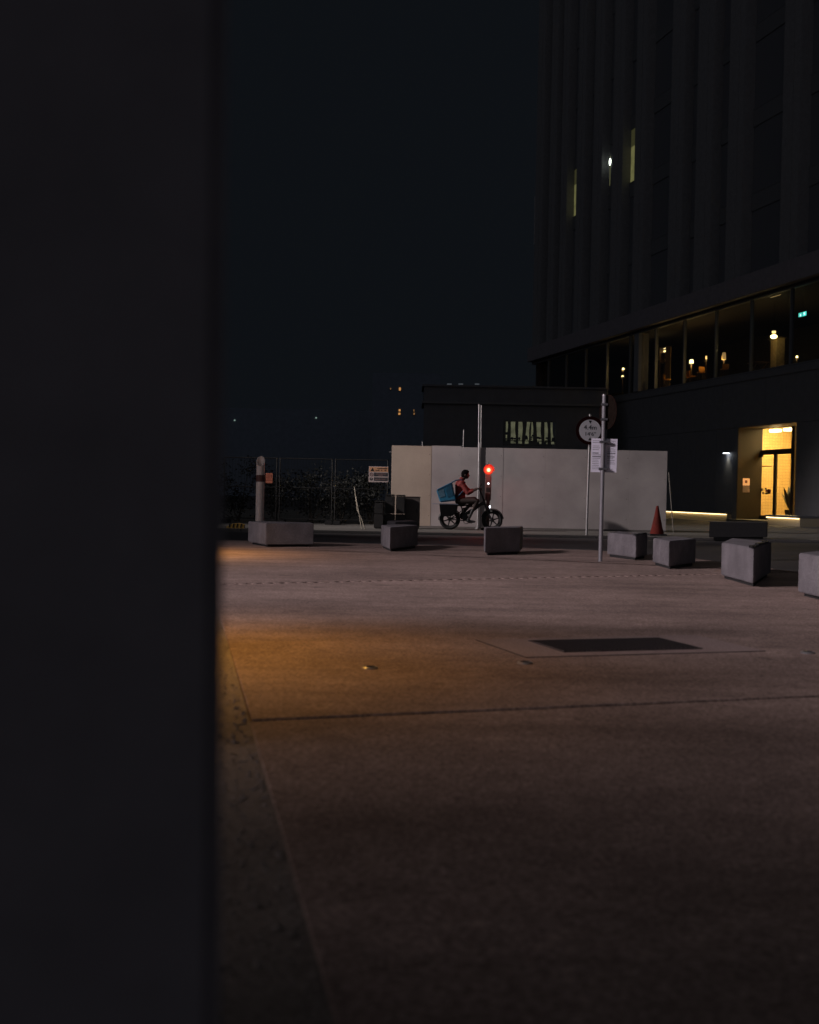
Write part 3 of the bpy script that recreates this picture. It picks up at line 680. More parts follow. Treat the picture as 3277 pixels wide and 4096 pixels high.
def shrub(label,x,y,h,wd,n,m,z=PZ):
    t = thing('shrub',label,'shrub',(x,y,z),0,'dim shrubs behind the fence')
    lf = MB()
    cl = [(random.gauss(0,wd*0.32),random.gauss(0,0.35),h*random.uniform(0.25,0.88)) for _ in range(14)]
    for _ in range(n):
        c = random.choice(cl); p = Vector((c[0]+random.gauss(0,0.2),c[1]+random.gauss(0,0.2),max(0.05,c[2]+random.gauss(0,0.17))))
        s_ = random.uniform(0.025,0.06); q = Euler((random.random()*6,random.random()*6,random.random()*6)).to_matrix()
        lf.add([p+q@Vector(v) for v in ((-s_*.5,0,0),(0,-s_,0.006),(s_*.5,0,0),(0,s_,0.006))],[(0,1,2,3)])
    tag(lf.build('foliage',m,t),kind='stuff')
    tr = MB()
    for k in range(5):
        c = cl[k]; tr.tube([(0.03*k-0.06,0,-0.01),(c[0]*0.5,c[1]*0.5,c[2]*0.5),c],[0.02,0.014,0.006],6)
    tr.build('stem',mat('bark',(0.06,0.05,0.04),0.9),t)
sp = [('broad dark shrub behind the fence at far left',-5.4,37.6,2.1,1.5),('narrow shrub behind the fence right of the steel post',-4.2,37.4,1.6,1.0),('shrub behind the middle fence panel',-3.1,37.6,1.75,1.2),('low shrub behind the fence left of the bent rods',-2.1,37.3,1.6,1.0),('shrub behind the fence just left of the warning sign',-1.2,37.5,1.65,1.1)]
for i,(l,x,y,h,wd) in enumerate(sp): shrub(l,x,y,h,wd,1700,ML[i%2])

# ================================================================== TOWER BUILDING (right)
M_clad = mat('dark_cladding',(0.15,0.15,0.16),0.6,var=0.1,scale=3)
M_pier = mat('pier_stone',(0.205,0.205,0.215),0.85,var=0.1,scale=5)
M_ledge = mat('ledge_stone',(0.23,0.21,0.23),0.85,var=0.1,scale=5)
M_span = mat('spandrel',(0.14,0.145,0.155),0.5)
M_dglass = mat('night_glass',(0.13,0.135,0.15),0.3,spec=0.3)
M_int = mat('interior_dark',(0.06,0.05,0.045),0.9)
M_glass = glass_mat('clear_glass')
F0 = Vector((14.7,48,0)); fdir = Vector((-0.238,1,0)).normalized(); fnor = Vector((-fdir.y,fdir.x,0))
RZ = math.atan2(fdir.y,fdir.x)
TW = thing('tower_building','dark tall office tower with vertical piers and a lit restaurant floor at right','building',F0,RZ)
def fl(px,py,n):
    """local (s, z) where the line of sight meets the plane n metres outside (n<0: inside) the facade"""
    d = ray(px,py); k = (F0+fnor*n-CAM).dot(fnor)/d.dot(fnor); p = CAM+d*k; q = p-F0
    return q.dot(fdir), p.z
S0,S1,ZT = -10.0,30.2,36.0
ZS,ZL0,ZL1 = 6.3,9.4,10.4
sd0 = fl(3168,1900,0.0)[0]-0.25; sd1 = fl(2950,1900,0.0)[0]     # door recess, near / far edge
DT = 4.02; RD = 1.1
# ground floor cladding in panels
def panels(a,b_,z0,z1,name='cladding_panel',pwid=1.9):
    n = max(1,round((b_-a)/pwid)); o = None
    for i in range(n):
        wd_ = (b_-a)/n
        if o is None: o = MB().cbox(0.006,wd_-0.006,-0.25,0.0,z0,z1,0.006).build(name,M_clad,TW); o.location=(a,0,0)
        else: clone(o,TW,(a+i*wd_,0,0))
panels(S0,sd0,0.0,4.02); panels(sd1,S1,0.0,4.02); panels(S0,S1,4.03,ZS-0.02,pwid=3.8)
# recess box
MB().box(sd1-0.015,sd1-0.001,-RD,-0.003,0.131,DT).build('recess_wall',mat('recess_panel',(0.035,0.027,0.016),0.55,var=0.05,scale=5),TW)
MB().box(sd0-0.2,sd0,-RD,-0.251,0,DT).build('recess_wall',M_clad,TW)
MB().box(sd0-0.2,sd1+0.2,-RD-0.2,-0.251,DT+0.003,DT+0.1).build('soffit',M_clad,TW)
MB().box(sd0-0.2,sd1+0.2,-RD-0.1,0.35,-0.05,0.13).build('door_step',M_paver,TW)
# door frame (in plane n=-RD)
n = -RD
tx0,tzb = fl(3014,1802,n); tx1,_ = fl(3168,1798,n); _,tzt = fl(3090,1700,n)
la,lzb = fl(3023,2060,n); lb,_ = fl(3092,2060,n); _,lzt = fl(3060,1822,n)
ra,rzb = fl(3101,2075,n); rb,_ = fl(3166,2075,n)
door = bpy.data.objects.new('entrance_door',None); C.objects.link(door); door.parent = TW
M_dframe = mat('door_frame',(0.03,0.03,0.032),0.5)
def fr(a,b_,z0,z1,nm='frame_bar',y0=n-0.06,y1=n+0.03): MB().cbox(min(a,b_),max(a,b_),y0,y1,z0,z1,0.006).build(nm,M_dframe,door)
fr(tx1-0.25,tx1,0.13,DT); fr(tx0,sd1-0.001,0.13,lzt+0.02); fr(la,tx0-0.001,0.13,lzt+0.02)
fr(tx1+0.001,tx0-0.001,lzt+0.021,tzb); fr(tx1+0.001,tx0-0.001,tzt,DT); fr(ra,lb,0.13,lzt+0.02)
fr(lb+0.001,la-0.001,0.13,lzb); fr(rb+0.001,ra-0.001,0.13,rzb)
fr(tx0+0.02,sd1-0.001,tzb,DT,'side_jamb')
MB().box(tx1,tx0,n-0.03,n-0.02,tzb,tzt).build('transom_pane',M_glass,door)
lp_ = MB().box(lb,la,n-0.03,n-0.02,lzb,lzt).build('pane',M_glass,door)
MB().box(rb,ra,n-0.03,n-0.02,rzb,lzt).build('pane',M_glass,door)
hs_,hz_ = fl(3026,1943,n); MB().cbox(hs_-0.14,hs_+0.02,n+0.03,n+0.08,hz_-0.14,hz_+0.14,0.01).build('handle',M_dframe,door)
cs_,cz_ = fl(3040,1824,n); MB().cbox(cs_-0.3,cs_+0.2,n-0.02,n+0.06,cz_-0.06,cz_+0.06,0.01).build('closer',M_dframe,door)
# vinyl marks on the left pane
M_vin = mat('vinyl',(0.05,0.025,0.03),0.6); M_vin2 = mat('vinyl_red',(0.14,0.04,0.06),0.6)
def vin(px,py,w_,h_,m_):
    s_,z_ = fl(px,py,n-0.018); MB().cbox(s_-w_,s_+w_,n-0.019,n-0.016,z_-h_,z_+h_,min(w_,h_)*0.3).build('vinyl_mark',m_,door)
for px,py,w_,h_,m_ in ((3049,1959,.07,.06,M_vin),(3042,1974,.07,.05,M_vin),(3053,1972,.06,.05,M_vin),(3064,1955,.07,.035,M_vin),(3066,1964,.06,.05,M_vin2),(3066,1974,.1,.035,M_vin),(3077,1964,.11,.08,M_vin2),(3077,1973,.1,.025,M_vin)): vin(px,py,w_,h_,m_)
for i in range(14):
    vin(3034+i*4,1866+random.uniform(-1,1),0.035,0.018,mat('vinyl_faint',(0.4,0.22,0.1),0.7))
# lobby
LBs0,LBs1 = tx1-1.4, tx0+2.4; LD = 3.2
def tiled():
    m = bpy.data.materials.new('lobby_tile'); m.use_nodes=True; t_=m.node_tree; p=t_.nodes['Principled BSDF']
    tc=t_.nodes.new('ShaderNodeTexCoord'); sx=t_.nodes.new('ShaderNodeSeparateXYZ'); am=t_.nodes.new('ShaderNodeMath'); mp=t_.nodes.new('ShaderNodeCombineXYZ')
    br=t_.nodes.new('ShaderNodeTexBrick'); br.offset=0; br.inputs['Scale'].default_value=1; br.inputs['Brick Width'].default_value=0.14; br.inputs['Row Height'].default_value=0.14
    br.inputs['Mortar Size'].default_value=0.007; br.inputs['Color1'].default_value=(0.68,0.49,0.19,1); br.inputs['Color2'].default_value=(0.64,0.45,0.17,1); br.inputs['Mortar'].default_value=(0.40,0.27,0.10,1)
    t_.links.new(tc.outputs['Object'],sx.inputs[0]); t_.links.new(sx.outputs[0],am.inputs[0]); t_.links.new(sx.outputs[1],am.inputs[1]); t_.links.new(am.outputs[0],mp.inputs[0]); t_.links.new(sx.outputs[2],mp.inputs[1]); t_.links.new(mp.outputs[0],br.inputs['Vector']); t_.links.new(br.outputs['Color'],p.inputs['Base Color']); p.inputs['Roughness'].default_value=0.4
    return m
M_tile = tiled()
lob = bpy.data.objects.new('lobby',None); C.objects.link(lob); lob.parent = TW
MB().box(LBs0,LBs1,n-LD-0.1,n-LD,0.0,4.3).build('tiled_wall',M_tile,lob)
MB().box(LBs1,LBs1+0.1,n-LD,n-0.1,0.0,4.3).build('tiled_wall',M_tile,lob)
MB().box(LBs0-0.1,LBs0,n-LD,n-0.1,0.0,4.3).build('side_wall',M_tile,lob)
MB().box(LBs0,LBs1,n-LD,n-0.07,0.02,0.12).build('lobby_floor',mat('lobby_floor',(0.25,0.2,0.14),0.4),lob)
MB().box(LBs0,LBs1,n-LD,n-0.07,4.3,4.4).build('lobby_ceiling',mat('lobby_ceiling',(0.6,0.5,0.35),0.7),lob)
for k in range(4):
    s_ = LBs0+0.8+k*1.15
    for j in range(2):
        MB().cbox(s_-0.28,s_+0.28,n-0.9-1.2*j-0.14,n-0.9-1.2*j+0.14,tzt-0.22,tzt-0.10,0.01).build('ceiling_light',mat('lobby_lamp',(0.9,0.8,0.6),emit=(1.0,0.80,0.45),estr=9),lob)
ls = [lamp('lobby_light','AREA',((LBs0+LBs1)/2,n-1.5,4.15),760,(1.0,0.68,0.27),TW)]
ls[0].data.size = 3.0; ls[0].data.shape='RECTANGLE'; ls[0].data.size_y = 1.8
lamp('lobby_fill','POINT',(tx0+1.0,n-1.7,tzt-0.30),330,(1.0,0.72,0.32),TW,0.2)  # extra point light added to brighten the wall behind the transom, no fixture
# camera-like dome and small sensor on lobby wall
s_,z_ = fl(3027,1728,n-1.2); MB().ell((s_,n-1.2,z_),(0.17,0.12,0.1),14,8).build('dome_camera',M_black,lob,True)
MB().tube([(s_,n-1.2,z_),(s_,n-1.2,4.3)],0.02,8).build('dome_stem',M_black,lob)
s_,z_ = fl(3050,1770,n-LD+0.04); MB().cbox(s_-0.09,s_+0.09,n-LD+0.002,n-LD+0.05,z_-0.08,z_+0.08,0.01).build('sensor',M_black,lob)
# potted plant inside, right pane
ps,pz = fl(3160,2040,n-0.9)
wp = TW.matrix_basis; pw_ = F0+fdir*ps+fnor*(n-0.9)
t = thing('potted_plant','dark leafy potted plant inside the glass door at right','plant',(pw_.x,pw_.y,0.12),RZ)
MB().tube([(0,0,0),(0,0,0.45)],[0.16,0.22],20).build('pot',M_black,t,'auto')
M_lf = mat('plant_leaf',(0.015,0.02,0.01),0.5)
for i in range(11):
    a_ = i*2.4; L = random.uniform(0.5,1.15); e_ = random.uniform(0.4,1.0)
    pts_ = []; 
    for k in range(6):
        u = k/5; pts_.append(Vector((math.cos(a_)*L*u*0.62, math.sin(a_)*L*u*0.45, 0.42+L*(1.25*u-e_*0.35*u*u))))
    m_ = MB(); side = Vector((-math.sin(a_),math.cos(a_),0)); vs=[]; 
    for k,p in enumerate(pts_):
        wdt = 0.1*math.sin(math.pi*min(0.98,(k+0.35)/5.6)); vs += [p-side*wdt,p+Vector((0,0,0.015)),p+side*wdt]
    m_.add(vs,[(k*3+j,k*3+j+1,k*3+4+j,k*3+3+j) for k in range(5) for j in range(2)]).build('leaf',M_lf,t,True)
# intercom panel
s_,z_ = fl(2961,1940,-0.55)
t = thing('intercom','lit orange intercom panel beside the entrance','intercom',F0+fdir*(sd1-0.03)+fnor*(-0.42)+Vector((0,0,z_-0.3)),RZ)
sz = 0.16
MB().cbox(0.005,0.028,-sz,sz,-0.02,0.27,0.006).build('lower_plate',mat('intercom_plate',(0.35,0.25,0.2),0.5),t)
MB().cbox(0.003,0.028,-sz,sz,0.28,0.58,0.006).build('lit_panel',mat('intercom_lit',(0.7,0.4,0.2),emit=(1.0,0.46,0.16),estr=0.62),t)
MB().cbox(-0.003,0.002,-0.05,0.07,0.38,0.5,0.001).build('symbol',mat('intercom_mark',(0.2,0.08,0.03),0.6),t)
MB().cbox(-0.006,0.004,-sz,-sz*0.4,0.0,0.12,0.001).build('keypad',mat('intercom_key',(0.5,0.35,0.28),0.5),t)
# wall downlight left of the door
s_,z_ = fl(2905,1812,0.12)
t = thing('wall_downlight','small white wall lamp shining down the dark facade left of the door','lamp',F0+fdir*s_+fnor*0.002+Vector((0,0,z_)),RZ)
MB().cbox(-0.16,0.16,0,0.22,0,0.06,0.01).build('housing',M_black,t)
MB().box(-0.14,0.14,0.02,0.2,-0.012,-0.002).build('diffuser',mat('down_led',(0.9,0.9,0.9),emit=(0.85,0.92,1.0),estr=9),t)
lamp('down_light','SPOT',(0,0.11,-0.03),14,(1.0,0.9,0.66),t,0.03,(0,-0.12,-1),R(70),0.9)
# LED strips at the foot of the facade
def led(px0,px1,py,label,nn,power=1.0):
    s0,z0 = fl(px0,py,nn); s1,_ = fl(px1,py,nn); a_,b__ = min(s0,s1),max(s0,s1)
    t = thing('plinth_light',label,'light strip',F0+fdir*a_+fnor*nn,RZ,'warm light strips at the foot of the facade'); L=b__-a_; zz = max(0.26,z0)
    MB().cbox(0,L,-nn+0.002,0.06,zz+0.06,zz+0.14,0.01).build('plinth_cap',M_clad,t)
    MB().box(0.02,L-0.02,-0.02,0.03,zz+0.03,zz+0.058).build('light_bar',mat('plinth_led',(0.9,0.8,0.6),emit=(1.0,0.72,0.34),estr=4.0*power),t)
    MB().box(0.0,L,-nn+0.002,-0.04,0.0,zz+0.055).build('plinth_face',mat('plinth_face',(0.42,0.36,0.26),0.7),t)
led(2905,2655,2062,'long warm light strip at the foot of the facade left of the door',0.25)
led(3197,3066,2094,'short warm light strip on the ground in front of the door',0.9)
# restaurant floor
RS0,RS1 = S0,fl(2470,1480,0)[0]; RDp = 6.5
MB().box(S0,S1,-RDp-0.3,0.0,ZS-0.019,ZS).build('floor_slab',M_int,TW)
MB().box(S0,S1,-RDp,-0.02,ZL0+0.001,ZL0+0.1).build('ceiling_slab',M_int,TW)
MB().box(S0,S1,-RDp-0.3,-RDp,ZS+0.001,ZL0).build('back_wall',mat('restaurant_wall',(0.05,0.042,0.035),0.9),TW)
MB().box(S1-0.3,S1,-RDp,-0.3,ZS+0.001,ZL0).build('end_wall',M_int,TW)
ms = [S0]; 
while ms[-1] < S1-3: ms.append(ms[-1]+3.1)
for i in range(len(ms)-1):
    MB().box(ms[i]+0.045,ms[i+1]-0.045,-0.12,-0.108,ZS+0.06,ZL0-0.06).build('restaurant_pane',M_glass,TW)
for x_ in ms: MB().cbox(x_-0.04,x_+0.04,-0.18,-0.03,ZS+0.061,ZL0-0.061,0.006).build('mullion',M_span,TW)
MB().box(S0,S1,-0.2,-0.02,ZS+0.001,ZS+0.06).build('sill_rail',M_span,TW); MB().box(S0,S1,-0.2,-0.02,ZL0-0.06,ZL0).build('head_rail',M_span,TW)
for px in (2551,):
    s_ = fl(px,1450,-0.02)[0]; MB().cbox(s_-0.28,s_+0.28,-0.5,0.06,ZS+0.065,ZL0-0.065,0.01).build('column',M_pier,TW)
MB().cbox(S0,S1,-0.25,0.30,ZL0+0.101,ZL1,0.02).build('ledge',M_ledge,TW)
MB().cbox(S0,S1,-0.26,0.045,ZS-0.32,ZS-0.02,0.01).build('string_course',M_clad,TW)
# piers
pxs = [(3187,3117),(2964,2901),(2838,2775),(2723,2671),(2571,2530),(2482,2441),(2400,2365),(2330,2300),(2262,2238),(2215,2192),(2165,2137)]
prs = [((41.0-48)*1.028,(42.4-48)*1.028)] + [(fl(a,1000,0.02)[0],fl(b,1000,0.02)[0]) for a,b in pxs]
PP = 0.45
for a_,b__ in prs:
    MB().cbox(a_,b__,-0.52,0.02,ZL1+0.001,ZT,0.02).build('pier',M_pier,TW)
    MB().cbox(a_+0.5,b__-0.5,0.0201,0.05,ZL1+0.001,ZT,0.008).build('pier_rib',M_pier,TW)
st_z = [ZL1+0.02+k*3.58 for k in range(8)]
M_lit = mat('lit_office',(0.4,0.4,0.25),emit=(0.42,0.42,0.16),estr=0.30,var=0.1)
def litmat():
    m = bpy.data.materials.new('lit_window'); m.use_nodes=True; t_=m.node_tree; p=t_.nodes['Principled BSDF']
    tc=t_.nodes.new('ShaderNodeTexCoord'); nn=t_.nodes.new('ShaderNodeTexNoise'); nn.inputs['Scale'].default_value=2.5; nn.inputs['Detail'].default_value=6
    t_.links.new(tc.outputs['Object'],nn.inputs['Vector']); r=t_.nodes.new('ShaderNodeMapRange'); r.inputs['To Min'].default_value=0.05; r.inputs['To Max'].default_value=0.21
    t_.links.new(nn.outputs['Fac'],r.inputs['Value']); t_.links.new(r.outputs[0],p.inputs['Emission Strength']); p.inputs['Emission Color'].default_value=(0.85,0.82,0.32,1)
    p.inputs['Base Color'].default_value=(0.1,0.1,0.06,1); return m
M_litw = litmat()
lit = {5:(2530,2503),7:(2300,2276)}
for gi in range(len(prs)-1):
    a_,b__ = prs[gi][1],prs[gi+1][0]
    for k,z0 in enumerate(st_z[:-1]):
        islit = (gi,k) in ((5,2),(8,2))
        wob = MB().box(a_+0.002,b__-0.002,-PP-0.06,-PP-0.02,z0+0.0,z0+2.85).build('window',M_litw if islit else M_dglass,TW)
        MB().box(a_+0.002,b__-0.002,-PP-0.019,-PP+0.02,z0+2.851,z0+3.578).build('spandrel',M_span,TW)
        if k <= 3 or islit:
            MB().box(a_+0.003,b__-0.003,-PP-0.019,-PP+0.03,z0+0.001,z0+0.06).build('sill',M_span,wob)
    if gi in (5,8):
        z0 = st_z[2]; MB().box(a_+0.004,b__-0.004,-PP-0.018,-PP-0.012,z0+1.95,z0+2.849).build('dim_top',mat('window_dim_top',(0.2,0.2,0.12),0.8,emit=(0.85,0.82,0.32),estr=0.03),TW)  # dim glowing sheet paints the window's fade towards the top
# bright bulb seen in a narrow window
s_,z_ = fl(2441,647,-0.26); sj = prs[6][1]
t = thing('office_lamp','tiny white lamp glaring from a narrow window high on the tower','lamp',F0+fdir*s_+fnor*(-0.26)+Vector((0,0,z_)),RZ)
MB().ell((0,0,0),(0.12,0.03,0.2),12,8).build('bulb',mat('cold_bulb',(0.9,0.9,0.9),emit=(0.9,1.0,0.85),estr=5),t,True)
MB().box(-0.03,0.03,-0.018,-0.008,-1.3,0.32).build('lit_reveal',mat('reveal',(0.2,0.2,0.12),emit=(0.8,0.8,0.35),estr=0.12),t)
# pale strip whose colour stands for the lit edge of the far pier
MB().box(S1+0.01,S1+0.05,-0.3,0.0,17.1,20.2).build('lit_edge_strip',mat('lit_edge_strip',(0.55,0.5,0.5),0.6),TW)
MB().box(S1-0.3,S1+0.009,-12,-0.53,0,ZT).build('end_facade',M_clad,TW); MB().box(S0,S1+0.009,-12.2,-12,0,ZT).build('rear_facade',M_clad,TW)
MB().box(S0,S1-0.301,-11.99,-0.54,ZT-0.3,ZT).build('roof',M_clad,TW)
MB().box(S0,S0+0.2,-11.99,-6.9,0,ZT-0.301).build('end_facade',M_clad,TW)

# restaurant contents (seen through the glass)
def inn(px,py,nn): 
    s_,z_ = fl(px,py,nn); return F0+fdir*s_+fnor*nn+Vector((0,0,z_)), z_
WARM=(1.0,0.62,0.2)
M_shade = mat('lamp_shade',(0.8,0.6,0.3),emit=(1.0,0.62,0.20),estr=2.2)
M_shade_hot = mat('lamp_shade_hot',(0.9,0.8,0.5),emit=(1.0,0.80,0.32),estr=7)
M_wood = mat('dark_wood',(0.08,0.05,0.03),0.5)
def table_lamp(px,py,nn,w_,h_,label,power,m_=None):
    p,z = inn(px,py,nn); t = thing('table_lamp',label,'lamp',(p.x,p.y,ZS),RZ,'warm lamps on the restaurant floor'); zz=z-ZS
    MB().tube([(0,0,zz-h_),(0,0,zz+h_)],[w_,w_*0.72],16,False).build('shade',m_ or M_shade,t,'auto')
    MB().ell((0,0,zz),(w_*0.45,w_*0.45,h_*0.6),10,8).build('bulb',M_shade_hot,t,True)
    MB().tube([(0,0,0.02),(0,0,zz)],0.012,8).build('stem',M_wood,t); MB().tube([(0,0,0.0),(0,0,0.025)],0.11,16).build('foot',M_wood,t)
    if power: lamp('lamp_light','POINT',(0,0.12,zz-h_-0.06),power*6,WARM,t,0.05)
table_lamp(2767,1445,-1.2,0.105,0.085,'glowing drum lamp over the orange chairs on the restaurant floor',7,M_shade_hot)
table_lamp(2494,1475,-0.8,0.06,0.05,'tiny glowing lamp at the far left restaurant window',1.5,M_shade_hot)
table_lamp(2826,1430,-1.2,0.045,0.075,'tiny slim lamp between the drum lamp and the tall lit lamp',1.0)
table_lamp(2897,1424,-1.3,0.10,0.16,'tall dim lampshade right of the orange chairs on the restaurant floor',4,mat('lamp_shade_dim',(0.5,0.35,0.15),emit=(1.0,0.6,0.2),estr=0.5))
table_lamp(3189,1427,-1.0,0.045,0.04,'tiny bright lamp at the right restaurant window under the exit sign',1.0,M_shade_hot)
table_lamp(2491,1504,-0.5,0.07,0.02,'flat glowing dish lamp low in the far left restaurant window',0.6,M_shade_hot)
M_or = mat('orange_fabric',(0.72,0.30,0.03),0.7,var=0.1,scale=20)
def chair(px,py,nn,label,w_=0.17,hb=0.24,rz=0.0):
    p,z = inn(px,py,nn); t = thing('orange_chair',label,'chair',(p.x,p.y,ZS),RZ+rz,'orange chairs on the restaurant floor'); zz=z-ZS
    MB().cbox(-w_,w_,-0.19,0.19,zz-0.05,zz,0.015).build('seat',M_or,t)
    MB().cbox(-w_,w_,0.13,0.19,zz+0.005,zz+hb,0.015).build('backrest',M_or,t)
    for a_ in (-w_+0.03,w_-0.03):
        for b__ in (-0.16,0.16): MB().tube([(a_,b__,0),(a_,b__,zz-0.05)],0.014,6).build('leg',M_wood,t)
chair(2766,1503,-1.0,'orange chair directly under the glowing drum lamp',0.16,0.24)
chair(2746,1507,-0.7,'orange chair just left of the drum lamp',0.12,0.06,0.6)
chair(2804,1487,-1.1,'orange chair right of the drum lamp, seen from the side',0.15,0.22,R(80))
chair(2899,1474,-1.2,'dim orange chair under the tall lampshade',0.15,0.2,R(80))
chair(2668,1516,-0.8,'orange chair below the lit display niche',0.1,0.24)
# lit niche
p,z = inn(2651,1422,-1.6); t = thing('display_niche','lit display niche with two bright shelf strips on the restaurant floor','cabinet',(p.x,p.y,ZS),RZ); zz=z-ZS
MB().cbox(-0.36,0.36,-0.32,-0.26,0,zz+0.45,0.01).build('back_panel',mat('niche_back',(0.42,0.30,0.14),0.7),t)
for v in (0.385,0.26): MB().box(-0.34,0.34,-0.255,-0.2,zz+v-0.035,zz+v+0.035).build('light_bar',mat('niche_bar',(0.9,0.8,0.5),emit=(1.0,0.78,0.34),estr=3.4),t)
for v in (0.33,0.15,-0.36): MB().box(-0.36,0.36,-0.255,-0.06,zz+v-0.015,zz+v+0.015).build('shelf',M_wood,t)
for a_ in (-0.375,0.362): MB().box(a_,a_+0.012,-0.255,0.0,0,zz+0.45).build('side',M_wood,t)
for u,v,r_ in ((-0.2,0.03,0.1),(-0.05,-0.1,0.07),(-0.2,-0.22,0.09)): MB().ell((u,-0.15,zz+v),(r_,0.05,r_),12,8).build('ornament',M_wood,t,True)
lamp('niche_light','POINT',(0,-0.05,zz+0.2),4,WARM,t,0.05)
# pendant lamp, bright
p,z = inn(3096,1346,-1.4); t = thing('pendant_lamp','bright yellow pendant lamp in the right restaurant window','lamp',(p.x,p.y,z),RZ)
MB().ell((0,0,0),(0.14,0.14,0.085),18,12).build('globe',mat('pendant_glow',(0.9,0.8,0.5),emit=(1.0,0.82,0.30),estr=16),t,True)
MB().tube([(0,0,0.15),(0,0,0.24)],0.085,16).build('upper_shade',mat('pendant_upper',(0.8,0.6,0.3),emit=(1.0,0.75,0.28),estr=2.2),t,'auto')
MB().tube([(0,0,0.24),(0,0,ZL0-z)],0.008,6).build('cord',M_black,t)
lamp('pendant_light','POINT',(0.05,0.2,-0.16),10,WARM,t,0.08)
p,z = inn(3112,1378,-1.9); t = thing('interior_column','short square brick pillar lit by the pendant lamp inside the restaurant','pillar',(p.x,p.y,ZS),RZ)
MB().cbox(-0.24,0.24,-0.2,0.2,0,z-ZS+0.25,0.01).build('shaft',mat('pillar_brick',(0.26,0.19,0.1),0.8,var=0.3,scale=12),t); MB().cbox(-0.29,0.29,-0.25,0.25,z-ZS+0.251,z-ZS+0.31,0.01).build('cap',M_wood,t)
p,z = inn(3033,1468,-0.7); t = thing('cross_leg_table','low table with crossed legs behind the restaurant sill','table',(p.x,p.y,ZS),RZ); zz=z-ZS+0.16
M_ow = mat('oak',(0.35,0.22,0.12),0.6)
MB().cbox(-0.42,0.42,-0.3,0.3,zz,zz+0.04,0.008).build('top',M_ow,t)
for a_ in (-1,1):
    for b__ in (-0.22,0.22): MB().tube([(a_*0.36,b__,0),(-a_*0.36,b__,zz)],0.022,8).build('leg',M_ow,t)
# exit sign
p,z = inn(3211,1257,-1.6); t = thing('exit_sign','glowing green exit sign hanging in the right restaurant window','sign',(p.x,p.y,z),RZ)
MB().cbox(-0.30,0.30,-0.03,0.0,-0.1,0.1,0.01).build('case',M_black,t)
MB().box(-0.29,-0.02,0.001,0.006,-0.085,0.085).build('running_figure_panel',mat('exit_glow_b',(0.2,0.8,0.7),emit=(0.10,1.0,0.78),estr=1.7),t)
MB().box(0.02,0.29,0.001,0.006,-0.085,0.085).build('arrow_panel',mat('exit_glow_a',(0.2,0.8,0.7),emit=(0.10,1.0,0.78),estr=1.1),t)
MB().disc((-0.15,0,0.01),0.055,0.0061,0.009,20).build('pictogram',mat('exit_white',(1,1,1),emit=(0.8,1.0,0.95),estr=2.2),t)
MB().disc((0.14,0,-0.02),0.05,0.0061,0.009,20).build('pictogram',MATS['exit_white'],t)
MB().box(-0.005,0.005,-0.02,-0.01,0.1,ZL0-z).build('hanger',M_black,t)
p0,z0 = inn(3084,1189,-0.6); p1,z1 = inn(3124,1177,-0.6)
t = thing('linear_light','slim warm ceiling light bar above the pendant lamp','lamp',p0,RZ); L = (p1-p0); 
MB().tube([(0,0,0),(-(L.length),0,z1-z0)],0.022,8).build('tube',mat('bar_light',(0.8,0.6,0.3),emit=(1.0,0.66,0.25),estr=0.75),t)
for k in (0.1,0.9): MB().box(-L.length*k-0.006,-L.length*k+0.006,-0.006,0.006,0.0+(z1-z0)*k,ZL0-z0).build('hanger',M_black,t)

# ================================================================== BACKGROUND BUILDINGS
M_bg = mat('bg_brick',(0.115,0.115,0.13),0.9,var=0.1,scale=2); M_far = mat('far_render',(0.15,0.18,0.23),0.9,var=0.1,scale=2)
YB = 62.0
x0 = at(1695,1700,YB).x; x1 = at(2430,1700,YB).x; zr = at(1950,1540,YB).z; zc2 = at(1950,1618,YB).z
t = thing('low_building','dark low flat-roofed building behind the hoarding with a curtained lit window','building',(x0,YB,0)); W=x1-x0
wx0,wz1 = at(2014,1682,YB).x-x0, at(2014,1682,YB).z; wx1,wz0 = at(2224,1786,YB).x-x0, at(2224,1786,YB).z
MB().box(0,wx0,0,0.4,0,zc2).build('wall',M_bg,t); MB().box(wx1,W,0,0.4,0,zc2).build('wall',M_bg,t)
MB().box(wx0+0.001,wx1-0.001,0.001,0.4,0,wz0).build('wall',M_bg,t); MB().box(wx0+0.001,wx1-0.001,0.001,0.4,wz1,zc2).build('wall',M_bg,t)
MB().box(-0.1,W+0.1,-0.15,4,zc2+0.002,zc2+0.12).build('cornice',mat('cornice',(0.13,0.13,0.14),0.8),t)
MB().box(0,W,0.3,4,zc2+0.121,zr-0.1).build('upper_wall',M_bg,t); MB().box(-0.1,W+0.1,0.2,4.1,zr-0.099,zr).build('roof',M_bg,t)
MB().box(wx0,wx1,1.6,1.7,wz0-0.3,wz1+0.3).build('room_wall',M_int,t)
for px in (1798,1844,1909): 
    p = at(px,1536,YB+0.1); MB().box(p.x-x0-0.12,p.x-x0+0.12,0.12,0.19,p.z-0.03,p.z+0.03).build('roof_light',mat('roof_light',(0.5,0.5,0.5),emit=(0.7,0.85,1.0),estr=0.045),t)
win = bpy.data.objects.new('window',None); C.objects.link(win); win.parent = t
zb_ = at(2100,1763,YB).z
MB().box(wx0,wx1,0.1,0.2,zb_-0.02,zb_+0.02).build('transom',M_dark,win); MB().box(wx0+0.01,wx1-0.01,0.12,0.13,wz0,wz1).build('pane',M_glass,win)
